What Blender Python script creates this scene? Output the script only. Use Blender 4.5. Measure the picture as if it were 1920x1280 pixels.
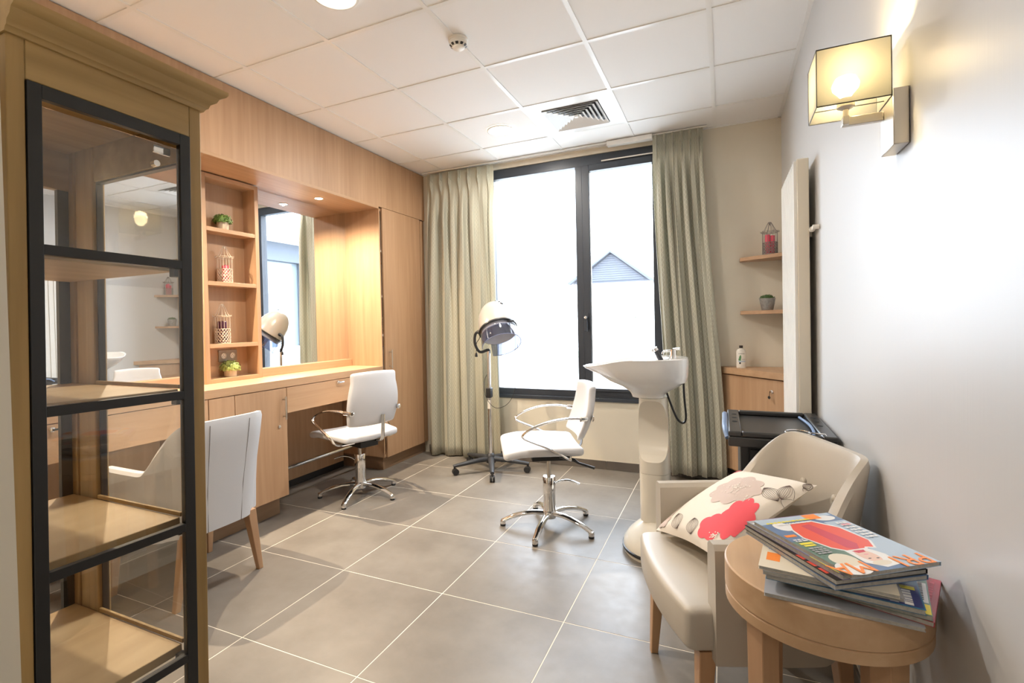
import bpy, bmesh, math, random
from math import sin, cos, pi, radians as R, sqrt, atan2
from mathutils import Vector, Matrix
random.seed(7)
for o in list(bpy.data.objects): bpy.data.objects.remove(o)
S = bpy.context.scene
COL = S.collection

# ------------------------------------------------------------------ camera
YAW, PIT, ROL, FPX, CX, CY, CH = -0.4245, -0.0154, -0.0215, 931.8, 937.22, 619.92, 1.268
fw = Vector((sin(YAW)*cos(PIT), cos(YAW)*cos(PIT), sin(PIT)))
r0 = Vector((cos(YAW), -sin(YAW), 0)); u0 = r0.cross(fw)
rt = cos(ROL)*r0 + sin(ROL)*u0; up = -sin(ROL)*r0 + cos(ROL)*u0
cd = bpy.data.cameras.new('camera'); cam = bpy.data.objects.new('camera', cd); COL.objects.link(cam)
cam.matrix_world = Matrix(((rt.x, up.x, -fw.x, 0), (rt.y, up.y, -fw.y, 0), (rt.z, up.z, -fw.z, CH), (0, 0, 0, 1)))
cd.sensor_width = 36; cd.sensor_fit = 'HORIZONTAL'; cd.lens = 36*FPX/1920
cd.shift_x = (960-CX)/1920; cd.shift_y = (CY-640)/1920; cd.clip_start = .02
S.camera = cam
# ------------------------------------------------------------------ world, exposure, lights
W = bpy.data.worlds.new('sky'); S.world = W; W.use_nodes = True
bg = W.node_tree.nodes['Background']; bg.inputs[0].default_value = (.76, .87, 1, 1); bg.inputs[1].default_value = 7.6
S.view_settings.view_transform = 'Standard'; S.view_settings.look = 'None'
S.view_settings.exposure = 0.95; S.view_settings.gamma = 1; S.view_settings.use_curve_mapping = False
S.cycles.max_bounces = 10; S.cycles.diffuse_bounces = 6; S.cycles.glossy_bounces = 6
S.cycles.transparent_max_bounces = 16; S.cycles.sample_clamp_indirect = 6
S.cycles.caustics_reflective = False; S.cycles.caustics_refractive = False
def light(name, kind, loc, energy, color=(1, 1, 1), size=.1, rot=None, **k):
    l = bpy.data.lights.new(name, kind); l.energy = energy; l.color = color
    if kind == 'AREA':
        l.shape = k.get('shape', 'DISK'); l.size = size
        if 'size_y' in k: l.size_y = k['size_y']
    else: l.shadow_soft_size = size
    if kind == 'SPOT': l.spot_size = R(k.get('angle', 100)); l.spot_blend = k.get('blend', .6)
    o = bpy.data.objects.new(name, l); COL.objects.link(o); o.location = loc
    if rot: o.rotation_euler = rot
    return o
CEIL = 2.739; XR = .40; YW = 4.22; XP = -2.705
p = light('window_portal', 'AREA', (-1.25, 4.40, 1.63), 1, size=1.75, shape='RECTANGLE', size_y=2.1, rot=(R(-90), 0, 0)); p.data.cycles.is_portal = True
DOWN = [(-1.54, 3.50), (-1.555, 1.74), (-.55, -.9)]  # last one is an added lamp, out of view, lighting the near end
for x, y in DOWN:
    light('downlight_lamp', 'AREA', (x, y, CEIL-.016), 15 if y > 0 else 6, (1, .93, .84), .15)
for y in (2.99, 1.55):
    light('soffit_lamp', 'SPOT', (-2.885, y, 2.272), 125, (1, .82, .60), .010, angle=160, blend=1)
light('wall_lamp_bulb', 'POINT', (.288, 1.524, 1.868), 5, (1, .74, .42), .03)

# ------------------------------------------------------------------ materials
def new_mat(n):
    m = bpy.data.materials.new(n); m.use_nodes = True
    return m, m.node_tree.nodes, m.node_tree.links, m.node_tree.nodes['Principled BSDF']
def mat(n, c, rough=.5, metal=0, coat=0, emit=None, es=0, bump=0, bscale=200, var=0, vscale=8, spec=None, trans=0):
    m, N, L, b = new_mat(n)
    b.inputs['Base Color'].default_value = (*c, 1); b.inputs['Roughness'].default_value = rough
    b.inputs['Metallic'].default_value = metal; b.inputs['Coat Weight'].default_value = coat
    if spec is not None: b.inputs['Specular IOR Level'].default_value = spec
    if emit: b.inputs['Emission Color'].default_value = (*emit, 1); b.inputs['Emission Strength'].default_value = es
    if var or bump:
        tc = N.new('ShaderNodeTexCoord')
    if var:
        t = N.new('ShaderNodeTexNoise'); t.inputs['Scale'].default_value = vscale; t.inputs['Detail'].default_value = 6
        L.new(tc.outputs['Object'], t.inputs['Vector'])
        r = N.new('ShaderNodeValToRGB'); r.color_ramp.elements[0].position = .3; r.color_ramp.elements[1].position = .7
        r.color_ramp.elements[0].color = (*[max(0, x*(1-var)) for x in c], 1); r.color_ramp.elements[1].color = (*[min(1, x*(1+var)) for x in c], 1)
        L.new(t.outputs['Fac'], r.inputs['Fac']); L.new(r.outputs['Color'], b.inputs['Base Color'])
    if bump:
        t = N.new('ShaderNodeTexNoise'); t.inputs['Scale'].default_value = bscale
        L.new(tc.outputs['Object'], t.inputs['Vector'])
        bp = N.new('ShaderNodeBump'); bp.inputs['Strength'].default_value = bump; bp.inputs['Distance'].default_value = .002
        L.new(t.outputs['Fac'], bp.inputs['Height']); L.new(bp.outputs['Normal'], b.inputs['Normal'])
    return m
def wood(n, dark, lite, axis='Z', scale=38, stretch=.05, rough=.45, big=.5):
    m, N, L, b = new_mat(n)
    tc = N.new('ShaderNodeTexCoord'); mp = N.new('ShaderNodeMapping')
    s = [scale]*3; s['XYZ'.index(axis)] = scale*stretch; mp.inputs['Scale'].default_value = s
    L.new(tc.outputs['Object'], mp.inputs['Vector'])
    t = N.new('ShaderNodeTexNoise'); t.inputs['Scale'].default_value = 1; t.inputs['Detail'].default_value = 5; t.inputs['Distortion'].default_value = .3
    L.new(mp.outputs['Vector'], t.inputs['Vector'])
    mp2 = N.new('ShaderNodeMapping'); s2 = [x*.16 for x in s]; mp2.inputs['Scale'].default_value = s2
    L.new(tc.outputs['Object'], mp2.inputs['Vector'])
    t2 = N.new('ShaderNodeTexNoise'); t2.inputs['Scale'].default_value = 1; t2.inputs['Detail'].default_value = 3
    L.new(mp2.outputs['Vector'], t2.inputs['Vector'])
    mx = N.new('ShaderNodeMix'); mx.inputs[0].default_value = big
    L.new(t.outputs['Fac'], mx.inputs[2]); L.new(t2.outputs['Fac'], mx.inputs[3])
    r = N.new('ShaderNodeValToRGB'); e = r.color_ramp.elements
    e[0].position = .36; e[1].position = .64; e[0].color = (*dark, 1); e[1].color = (*lite, 1)
    L.new(mx.outputs[0], r.inputs['Fac']); L.new(r.outputs['Color'], b.inputs['Base Color'])
    b.inputs['Roughness'].default_value = rough
    return m
def glass(n, tint=(1, 1, 1), ior=1.45, refl=1.0):
    m = bpy.data.materials.new(n); m.use_nodes = True; N = m.node_tree.nodes; L = m.node_tree.links; N.clear()
    o = N.new('ShaderNodeOutputMaterial'); mx = N.new('ShaderNodeMixShader'); t = N.new('ShaderNodeBsdfTransparent'); g = N.new('ShaderNodeBsdfGlossy')
    f = N.new('ShaderNodeLayerWeight'); f.inputs['Blend'].default_value = .5; p5 = N.new('ShaderNodeMath'); p5.operation = 'POWER'; p5.inputs[1].default_value = 5
    L.new(f.outputs['Facing'], p5.inputs[0]); r0_ = ((ior-1)/(ior+1))**2; ad = N.new('ShaderNodeMath'); ad.operation = 'MULTIPLY_ADD'; ad.inputs[1].default_value = 1-r0_; ad.inputs[2].default_value = r0_; L.new(p5.outputs[0], ad.inputs[0])
    t.inputs['Color'].default_value = (*tint, 1); g.inputs['Roughness'].default_value = .01
    ma = N.new('ShaderNodeMath'); ma.operation = 'MULTIPLY'; ma.inputs[1].default_value = refl; ma.use_clamp = True
    L.new(ad.outputs[0], ma.inputs[0]); L.new(ma.outputs[0], mx.inputs[0]); L.new(t.outputs[0], mx.inputs[1]); L.new(g.outputs[0], mx.inputs[2]); L.new(mx.outputs[0], o.inputs[0])
    return m
def cloth(n, c, trans=.35, pattern=True, sheer=0):
    m = bpy.data.materials.new(n); m.use_nodes = True; N = m.node_tree.nodes; L = m.node_tree.links; N.clear()
    o = N.new('ShaderNodeOutputMaterial'); mx = N.new('ShaderNodeMixShader'); mx.inputs[0].default_value = trans
    d = N.new('ShaderNodeBsdfPrincipled'); d.inputs['Roughness'].default_value = .55; t = N.new('ShaderNodeBsdfTranslucent')
    d.inputs['Sheen Weight'].default_value = .3
    if pattern:
        uv = N.new('ShaderNodeUVMap'); sx = N.new('ShaderNodeSeparateXYZ'); L.new(uv.outputs[0], sx.inputs[0])
        def op(k, a, b=None, v=None):
            q = N.new('ShaderNodeMath'); q.operation = k
            L.new(a, q.inputs[0])
            if b is not None: L.new(b, q.inputs[1])
            if v is not None: q.inputs[1].default_value = v
            return q.outputs[0]
        U = op('MULTIPLY', sx.outputs[0], v=1/.036); V = op('MULTIPLY', sx.outputs[1], v=2*pi/.078)
        wv = op('MULTIPLY', op('SINE', V), v=.25)
        a = op('ABSOLUTE', op('SUBTRACT', op('FRACT', op('ADD', U, wv)), v=.5))
        b2 = op('ABSOLUTE', op('SUBTRACT', op('FRACT', op('SUBTRACT', U, wv)), v=.5))
        k = op('LESS_THAN', op('MINIMUM', a, b2), v=.045)
        cm = N.new('ShaderNodeMix'); cm.data_type = 'RGBA'; cm.inputs[6].default_value = (*c, 1); cm.inputs[7].default_value = (min(1, c[0]*1.28), min(1, c[1]*1.28), min(1, c[2]*1.32), 1)
        L.new(k, cm.inputs[0]); L.new(cm.outputs[2], d.inputs['Base Color']); L.new(cm.outputs[2], t.inputs['Color'])
    else:
        d.inputs['Base Color'].default_value = (*c, 1); t.inputs['Color'].default_value = (*c, 1)
    L.new(d.outputs[0], mx.inputs[1]); L.new(t.outputs[0], mx.inputs[2])
    if sheer:
        m3 = N.new('ShaderNodeMixShader'); m3.inputs[0].default_value = sheer; tp = N.new('ShaderNodeBsdfTransparent'); L.new(mx.outputs[0], m3.inputs[1]); L.new(tp.outputs[0], m3.inputs[2]); L.new(m3.outputs[0], o.inputs[0])
    else: L.new(mx.outputs[0], o.inputs[0])
    return m
M = {}
M['wall'] = mat('wall_cream', (.73, .67, .55), .6, var=.03, vscale=3)
def striped_wall():
    m, N, L, b = new_mat('wall_paper'); tc = N.new('ShaderNodeTexCoord'); mp = N.new('ShaderNodeMapping'); mp.inputs['Scale'].default_value = (90, 90, 1.2)
    L.new(tc.outputs['Object'], mp.inputs['Vector']); t = N.new('ShaderNodeTexNoise'); t.inputs['Scale'].default_value = 1; t.inputs['Detail'].default_value = 3
    L.new(mp.outputs['Vector'], t.inputs['Vector']); bp = N.new('ShaderNodeBump'); bp.inputs['Strength'].default_value = .25; bp.inputs['Distance'].default_value = .001
    L.new(t.outputs['Fac'], bp.inputs['Height']); L.new(bp.outputs['Normal'], b.inputs['Normal'])
    b.inputs['Base Color'].default_value = (.595, .592, .588, 1); b.inputs['Roughness'].default_value = .38
    return m
M['wallr'] = striped_wall()
M['ctile'] = mat('ceiling_tile_white', (.87, .86, .85), .8, bump=.1, bscale=300)
M['cgrid'] = mat('ceiling_grid_white', (.84, .83, .81), .28)
M['grout'] = mat('grout', (.78, .72, .62), .7)
M['panel'] = wood('beech_laminate', (.42, .25, .138), (.52, .325, .19), 'Z')
M['panel_y'] = wood('beech_laminate_lengthwise', (.45, .27, .148), (.545, .345, .20), 'Y')
M['panel_x'] = wood('beech_laminate_shelf', (.42, .25, .14), (.52, .32, .19), 'X')
M['plinth'] = wood('plinth_laminate', (.25, .155, .09), (.32, .20, .12), 'Y')
M['oak'] = wood('old_oak', (.27, .165, .055), (.43, .275, .105), 'Z', 30, .07, .5)
M['oak_y'] = wood('old_oak_y', (.28, .17, .055), (.43, .28, .108), 'Y', 30, .07, .5)
M['ply'] = wood('shelf_board', (.44, .29, .135), (.58, .41, .21), 'Y', 14, .22, .5)
M['beech'] = wood('beech_table', (.50, .31, .17), (.60, .40, .235), 'Y', 30, .08, .4)
M['beech_z'] = wood('beech_legs', (.42, .24, .13), (.52, .32, .18), 'Z', 30, .08, .4)
M['black_metal'] = mat('black_painted_steel', (.012, .012, .012), .45)
M['frame'] = mat('anthracite_aluminium', (.035, .042, .055), .35)
M['chrome'] = mat('chrome', (.85, .84, .83), .08, 1)
M['brushed'] = mat('brushed_steel', (.60, .56, .50), .3, 1)
M['white_leather'] = mat('white_leatherette', (.71, .71, .735), .42, bump=.12, bscale=400)
M['grey_leather'] = mat('pale_grey_leatherette', (.56, .565, .585), .45, bump=.12, bscale=400)
M['taupe_leather'] = mat('taupe_leatherette', (.50, .455, .39), .38, bump=.12, bscale=400)
M['seam'] = mat('stitched_seam', (.16, .15, .14), .6)
M['ceramic'] = mat('white_ceramic', (.87, .87, .87), .08, coat=.6)
M['cream_plastic'] = mat('cream_plastic', (.82, .77, .67), .2, coat=.3)
M['hood'] = mat('pearl_hood', (.62, .58, .53), .18, .25, coat=.5)
M['white_paint'] = mat('white_enamel', (.85, .83, .78), .25)
M['cream_paint'] = mat('cream_enamel', (.76, .70, .58), .25)
M['plastic_w'] = mat('white_plastic', (.82, .78, .70), .4)
M['black'] = mat('black_plastic', (.018, .018, .019), .4)
M['black_gloss'] = mat('black_satin', (.03, .03, .031), .33)
M['darkgrey'] = mat('dark_grey_plastic', (.035, .037, .042), .45)
M['blue_h'] = mat('blue_grey_handle', (.22, .33, .55), .3)
M['socket'] = mat('taupe_plate', (.30, .25, .19), .4)
M['mirror'] = mat('mirror_silver', (.90, .91, .92), .0, 1)
M['glass'] = glass('clear_glass')
M['door_glass'] = glass('cabinet_glass', (.97, .97, .96), 1.5, 1.6)
M['visor'] = glass('visor_plastic', (.36, .40, .54), 1.5, 2.2)
M['smoke'] = glass('smoked_plastic', (.62, .63, .68), 1.5, 1.6)
M['curtain'] = cloth('sage_curtain', (.55, .535, .43))
M['shade'] = cloth('lamp_shade_linen', (.13, .125, .105), .45, False, .06)
M['shade_in'] = cloth('lamp_shade_lining', (.8, .7, .5), .3, False)
M['trim_black'] = mat('shade_trim', (.02, .02, .02), .6)
M['lampglow'] = mat('downlight_diffuser', (.9, .9, .9), .4, emit=(1, .94, .85), es=9)
M['spotglow'] = mat('spot_lens', (.9, .9, .9), .4, emit=(1, .84, .6), es=14)
M['bulb'] = mat('bulb', (1, .9, .7), .4, emit=(1, .78, .42), es=70)
M['pot'] = mat('chalk_pot', (.66, .56, .43), .7, var=.08, vscale=60)
M['zinc'] = mat('zinc_bucket', (.36, .35, .33), .45, .4, var=.2, vscale=70)
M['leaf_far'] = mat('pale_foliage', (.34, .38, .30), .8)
M['leaf'] = mat('leaf_green', (.13, .23, .045), .55, var=.35, vscale=90)
M['leaf_y'] = mat('leaf_yellow_green', (.34, .42, .12), .55, var=.3, vscale=90)
M['leaf_d'] = mat('leaf_dark', (.05, .11, .02), .55, var=.3, vscale=90)
M['cage'] = mat('cage_cream_metal', (.64, .53, .42), .45)
M['cage_g'] = mat('cage_grey_metal', (.25, .22, .20), .5)
M['pink'] = mat('pink_wax', (.80, .10, .16), .5)
M['plum'] = mat('plum_wax', (.10, .03, .06), .5)
M['wicker'] = mat('wicker', (.25, .16, .08), .8, var=.3, vscale=120)
M['paper'] = mat('magazine_pages', (.40, .38, .34), .7, var=.15, vscale=150)
def pm(n, c, r=.3): M[n] = mat('print_'+n, c, r)
pm('p_white', (.80, .80, .80)); pm('p_blue', (.13, .21, .37)); pm('p_ltblue', (.45, .56, .68)); pm('p_red', (.82, .10, .06)); pm('p_deepred', (.62, .05, .09))
pm('p_orange', (.95, .28, .05)); pm('p_yellow', (.90, .76, .06)); pm('p_skin', (.80, .56, .46)); pm('p_green', (.13, .22, .17)); pm('p_purple', (.32, .27, .45))
pm('p_grey', (.40, .40, .42)); pm('p_black', (.02, .02, .02)); pm('p_teal', (.03, .16, .30)); pm('p_pink', (.80, .35, .40)); pm('p_cream', (.75, .68, .55)); pm('p_navy', (.04, .05, .2)); pm('p_dkred', (.40, .03, .05))
pm('p_leafg', (.10, .26, .10), .4)
M['cush'] = mat('cushion_cotton', (.80, .74, .66), .8, bump=.15, bscale=500)
M['f_coral'] = mat('print_coral', (.84, .10, .13), .8)
M['f_mauve'] = mat('print_mauve', (.60, .49, .44), .8)
M['f_mauve2'] = mat('print_mauve_light', (.72, .63, .58), .8)
M['f_line'] = mat('print_brown_line', (.10, .06, .05), .8)
M['grass'] = mat('lawn', (.22, .30, .12), .9, var=.2)
M['paving'] = mat('terrace_paving', (.55, .54, .52), .8, var=.08)
M['clad'] = mat('grey_cladding', (.075, .082, .10), .8)
M['render'] = mat('white_render', (.75, .74, .72), .8)
M['dark_glass'] = mat('pale_glazing', (.20, .24, .27), .1)
M['bark'] = mat('bark', (.34, .31, .28), .9)
M['facade'] = mat('facade_grey', (.09, .105, .13), .6)

def floor_mat():
    m, N, L, b = new_mat('slate_tile')
    tc = N.new('ShaderNodeTexCoord'); t = N.new('ShaderNodeTexNoise'); t.inputs['Scale'].default_value = 2.3; t.inputs['Detail'].default_value = 8; t.inputs['Roughness'].default_value = .6
    gi = N.new('ShaderNodeNewGeometry'); L.new(gi.outputs['Position'], t.inputs['Vector'])
    r = N.new('ShaderNodeValToRGB'); e = r.color_ramp.elements; e[0].position = .33; e[1].position = .72; e[0].color = (.165, .145, .124, 1); e[1].color = (.255, .23, .20, 1)
    L.new(t.outputs['Fac'], r.inputs['Fac']); L.new(r.outputs['Color'], b.inputs['Base Color'])
    t2 = N.new('ShaderNodeTexNoise'); t2.inputs['Scale'].default_value = 18; t2.inputs['Detail'].default_value = 8; L.new(gi.outputs['Position'], t2.inputs['Vector'])
    mr = N.new('ShaderNodeMapRange'); mr.inputs[3].default_value = .30; mr.inputs[4].default_value = .46; L.new(t2.outputs['Fac'], mr.inputs[0]); L.new(mr.outputs[0], b.inputs['Roughness'])
    bp = N.new('ShaderNodeBump'); bp.inputs['Strength'].default_value = .12; bp.inputs['Distance'].default_value = .002; L.new(t2.outputs['Fac'], bp.inputs['Height']); L.new(bp.outputs['Normal'], b.inputs['Normal'])
    return m
M['ftile'] = floor_mat()
M['skirt'] = mat('skirting_tile', (.13, .11, .092), .4, var=.15, vscale=6)

# ------------------------------------------------------------------ mesh builder
class B:
    def __init__(s): s.v = []; s.f = []; s.m = []; s.s = []; s.uv = None
    def add(s, vs, fs, mi=0, sm=False):
        n = len(s.v); s.v += [tuple(x) for x in vs]
        for f in fs: s.f.append(tuple(n+i for i in f)); s.m.append(mi); s.s.append(sm)
        return s
    def box(s, x0, x1, y0, y1, z0, z1, mi=0):
        vs = [(x, y, z) for z in (z0, z1) for y in (y0, y1) for x in (x0, x1)]
        return s.add(vs, [(0, 2, 3, 1), (4, 5, 7, 6), (0, 1, 5, 4), (2, 6, 7, 3), (0, 4, 6, 2), (1, 3, 7, 5)], mi)
    def prism(s, poly, z0, z1, mi=0):      # poly in xy, counter clockwise
        n = len(poly); vs = [(x, y, z0) for x, y in poly] + [(x, y, z1) for x, y in poly]
        return s.add(vs, [tuple(range(n))[::-1], tuple(range(n, 2*n))] + [(i, (i+1) % n, n+(i+1) % n, n+i) for i in range(n)], mi)
    def extr(s, poly, axis, a, b, mi=0, sm=False):   # 2D poly extruded along an axis; poly coords are the other two axes in order
        def P(q, t):
            if axis == 'x': return (t, q[0], q[1])
            if axis == 'y': return (q[0], t, q[1])
            return (q[0], q[1], t)
        n = len(poly); vs = [P(q, a) for q in poly]+[P(q, b) for q in poly]
        s.add(vs, [tuple(range(n))[::-1], tuple(range(n, 2*n))], mi)
        return s.add(vs, [(i, (i+1) % n, n+(i+1) % n, n+i) for i in range(n)], mi, sm)
    def rings(s, rs, mi=0, sm=True, cap0=True, cap1=True, closed=True):
        n = len(rs[0]); vs = [p for r in rs for p in r]; fs = []
        for k in range(len(rs)-1):
            for i in range(n if closed else n-1):
                j = (i+1) % n; fs.append((k*n+i, k*n+j, (k+1)*n+j, (k+1)*n+i))
        s.add(vs, fs, mi, sm)
        if cap0: s.add(rs[0], [tuple(range(n))[::-1]], mi)
        if cap1: s.add(rs[-1], [tuple(range(n))], mi)
        return s
    def lathe(s, prof, c=(0, 0, 0), n=24, mi=0, axis=None, cap0=True, cap1=True, sm=True):
        A = Vector(axis or (0, 0, 1)).normalized(); X = A.orthogonal().normalized(); Y = A.cross(X); c = Vector(c)
        rs = [[c + A*z + (X*cos(2*pi*i/n)+Y*sin(2*pi*i/n))*max(r, 1e-5) for i in range(n)] for r, z in prof]
        return s.rings(rs, mi, sm, cap0, cap1)
    def cyl(s, a, b, r, n=16, mi=0, r2=None, sm=True):
        a = Vector(a); b = Vector(b); return s.lathe([(r, 0), (r2 if r2 is not None else r, (b-a).length)], a, n, mi, (b-a), sm=sm)
    def tube(s, pts, r, n=8, mi=0, flat=None, closed=False):
        pts = [Vector(p) for p in pts]; N = len(pts)
        rr = r if isinstance(r, (list, tuple)) else [r]*N
        T = [((pts[(i+1) % N] if closed or i < N-1 else pts[i])-(pts[i-1] if closed or i > 0 else pts[i])).normalized() for i in range(N)]
        X = T[0].orthogonal().normalized()
        if flat: X = (Vector(flat[0]) - T[0]*T[0].dot(Vector(flat[0]))).normalized()
        rs = []
        for i in range(N):
            X = (X - T[i]*T[i].dot(X)).normalized(); Y = T[i].cross(X)
            k = flat[1] if flat else 1
            rs.append([pts[i]+(X*cos(2*pi*j/n)*k+Y*sin(2*pi*j/n))*rr[i] for j in range(n)])
        if closed: rs.append(rs[0])
        return s.rings(rs, mi, True, not closed, not closed)
    def rbox(s, h, r, mi=0, fn=None, seg=3, flat=(8, 8, 4), rz=None):
        # rounded box; half sizes h, corner radius r (plan) ; rz radius in z
        rr = (r, r, rz if rz is not None else r)
        ax = []
        for a in range(3):
            rad = min(rr[a], h[a]*.999); c = [h[a]-rad+rad*sin(pi/2*i/seg) for i in range(seg+1)]
            ax.append(sorted(set([-x for x in c]+[-(h[a]-rad)+2*(h[a]-rad)*i/flat[a] for i in range(1, flat[a])]+c)))
        bmx = bmesh.new(); idx = {}
        def V(i, j, k):
            key = (i, j, k)
            if key not in idx:
                q = [ax[0][i], ax[1][j], ax[2][k]]; cl = []; d = []
                for a in range(3):
                    rad = min(rr[a], h[a]*.999); lim = h[a]-rad; c = max(-lim, min(lim, q[a])); cl.append(c); d.append((q[a]-c)/rad)
                # remap angular: d components were sin() spaced; map to unit sphere
                l = sqrt(sum(x*x for x in d)); mxx = max(abs(x) for x in d)
                if l > 1e-9: d = [x/l for x in d]
                pnt = [cl[a]+d[a]*min(rr[a], h[a]*.999) for a in range(3)]
                if fn: pnt = fn(*pnt)
                idx[key] = len(idx)
                vv.append(tuple(pnt))
            return idx[key]
        vv = []; fs = []; n = [len(a) for a in ax]
        for i in range(n[0]-1):
            for j in range(n[1]-1):
                fs.append((V(i, j, 0), V(i, j+1, 0), V(i+1, j+1, 0), V(i+1, j, 0))); k = n[2]-1
                fs.append((V(i, j, k), V(i+1, j, k), V(i+1, j+1, k), V(i, j+1, k)))
        for i in range(n[0]-1):
            for k in range(n[2]-1):
                fs.append((V(i, 0, k), V(i+1, 0, k), V(i+1, 0, k+1), V(i, 0, k+1))); j = n[1]-1
                fs.append((V(i, j, k), V(i, j, k+1), V(i+1, j, k+1), V(i+1, j, k)))
        for j in range(n[1]-1):
            for k in range(n[2]-1):
                fs.append((V(0, j, k), V(0, j, k+1), V(0, j+1, k+1), V(0, j+1, k))); i = n[0]-1
                fs.append((V(i, j, k), V(i, j+1, k), V(i, j+1, k+1), V(i, j, k+1)))
        bmx.free()
        return s.add(vv, fs, mi, True)
    def build(s, name, mats, parent=None, bevel=0, world=True, props=None):
        me = bpy.data.meshes.new(name)
        off = Vector((0, 0, 0))
        if parent is not None and world:
            q = parent
            while q: off += q.location; q = q.parent
        me.from_pydata([(x-off.x, y-off.y, z-off.z) for x, y, z in s.v], [], s.f)
        if not isinstance(mats, (list, tuple)): mats = [mats]
        for m in mats: me.materials.append(M[m] if isinstance(m, str) else m)
        me.polygons.foreach_set('material_index', s.m); me.polygons.foreach_set('use_smooth', s.s)
        if s.uv:
            l = me.uv_layers.new(name='UVMap')
            for lp in me.loops: l.data[lp.index].uv = s.uv[lp.vertex_index]
        me.update(); me.set_sharp_from_angle(angle=R(38))
        o = bpy.data.objects.new(name, me); COL.objects.link(o)
        if parent is not None: o.parent = parent
        if bevel:
            b = o.modifiers.new('bevel', 'BEVEL'); b.width = bevel; b.segments = 2; b.limit_method = 'ANGLE'; b.angle_limit = R(40)
        for k, v in (props or {}).items(): o[k] = v
        return o
def thing(name, label, cat, loc=(0, 0, 0), rz=0, group=None):
    o = bpy.data.objects.new(name, None); COL.objects.link(o); o.location = loc; o.rotation_euler = (0, 0, rz); o.empty_display_size = .05
    o['label'] = label; o['category'] = cat
    if group: o['group'] = group
    return o
def tag(o, label, cat, group=None):
    o['label'] = label; o['category'] = cat
    if group: o['group'] = group
    return o
def struct(o): o['kind'] = 'structure'; return o
def box(name, m, dims, parent=None, bevel=0, **k):
    return B().box(*dims).build(name, m, parent, bevel, **k)
def copy_tree(o, parent=None):
    c = o.copy(); COL.objects.link(c); c.parent = parent
    for ch in list(o.children): copy_tree(ch, c)
    return c
def spline(pts, n=8):     # Catmull-Rom
    P = [Vector(p) for p in pts]; P = [P[0]*2-P[1]]+P+[P[-1]*2-P[-2]]; out = []
    for i in range(1, len(P)-2):
        for k in range(n):
            t = k/n; a, b, c, d = P[i-1], P[i], P[i+1], P[i+2]
            out.append(.5*((2*b)+(c-a)*t+(2*a-5*b+4*c-d)*t*t+(3*b-a-3*c+d)*t**3))
    out.append(P[-2]); return out
def sm(a, b, x):
    t = max(0, min(1, (x-a)/(b-a))); return t*t*(3-2*t)

# ================================================================== SETTING
YB = -1.6; XL = -3.30
fl = struct(box('floor', 'grout', (XL, XR+.15, YB, YW+.02, -.10, -.0009)))
TX, TY, FX0, FY0 = .5937, .5987, -2.4166, .799
tile_mesh = {}
for i in range(-2, 6):
    for j in range(-5, 7):
        x0 = FX0+TX*i; x1 = x0+TX; y0 = FY0+TY*j; y1 = y0+TY
        x0c, x1c, y0c, y1c = max(x0+.0023, XL), min(x1-.0023, XR), max(y0+.0023, YB), min(y1-.0023, YW-.012)
        if x1c-x0c < .01 or y1c-y0c < .01: continue
        w, h = round((x1c-x0c)/2, 4), round((y1c-y0c)/2, 4)
        if (w, h) in tile_mesh:
            t = tile_mesh[(w, h)].copy(); COL.objects.link(t)
        else:
            t = B().box(-w, w, -h, h, -.0085, 0).build('floor_tile', 'ftile', fl, .0006, world=False); tile_mesh[(w, h)] = t
        t.location = ((x0c+x1c)/2, (y0c+y1c)/2, 0)
# ceiling
ce = struct(box('ceiling', 'cgrid', (XL, XR+.15, YB, YW+.02, CEIL+.022, CEIL+.10)))
CX0, CY0 = -2.4475, 1.4096
cm = {}
for i in range(-2, 5):
    for j in range(-5, 5):
        if (i, j) == (2, 3): continue
        x0 = CX0+.6*i; y0 = CY0+.6*j
        x0c, x1c, y0c, y1c = max(x0+.010, XL), min(x0+.59, XR), max(y0+.010, YB), min(y0+.59, YW)
        if x1c-x0c < .02 or y1c-y0c < .02: continue
        w, h = round((x1c-x0c)/2, 4), round((y1c-y0c)/2, 4)
        if (w, h) in cm: t = cm[(w, h)].copy(); COL.objects.link(t)
        else: t = B().box(-w, w, -h, h, .005, .0215).build('ceiling_tile', 'ctile', ce, world=False); cm[(w, h)] = t
        t.location = ((x0c+x1c)/2, (y0c+y1c)/2, CEIL)
for i in range(-1, 5):
    x = CX0+.6*i; B().box(x-.012, x+.012, YB, YW, CEIL, CEIL+.022).build('ceiling_rail', 'cgrid', ce)
for j in range(-4, 5):
    y = CY0+.6*j; B().box(XL, XR, y-.012, y+.012, CEIL+.0004, CEIL+.0215).build('ceiling_rail', 'cgrid', ce)
B().box(XR-.02, XR, YB, YW, CEIL-.001, CEIL+.02).build('ceiling_edge_trim', 'cgrid', ce)
B().box(XP, XR, YW-.02, YW, CEIL-.001, CEIL+.02).build('ceiling_edge_trim', 'cgrid', ce)
# walls
struct(box('wall_right', 'wallr', (XR, XR+.15, YB, YW+.3, 0, CEIL+.022)))
struct(box('wall_left', 'wall', (XL-.1, XL, YB, YW+.3, 0, CEIL+.022)))
struct(box('wall_rear', 'wall', (XL, XR, YB-.1, YB, 0, CEIL+.022)))
struct(box('wall_front', 'wall', (XL, -1.046, .32, .402, 0, CEIL+.022)))
WX0, WX1, WZ0, WZ1 = -2.02, -.40, .60, 2.69
bw = B(); bw.box(XL, WX0, YW, YW+.3, 0, CEIL+.022); bw.box(WX1, XR, YW, YW+.3, 0, CEIL+.022); bw.box(WX0, WX1, YW, YW+.3, 0, WZ0); bw.box(WX0, WX1, YW, YW+.3, WZ1, CEIL+.022)
struct(bw.build('wall_back', 'wall'))
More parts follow.
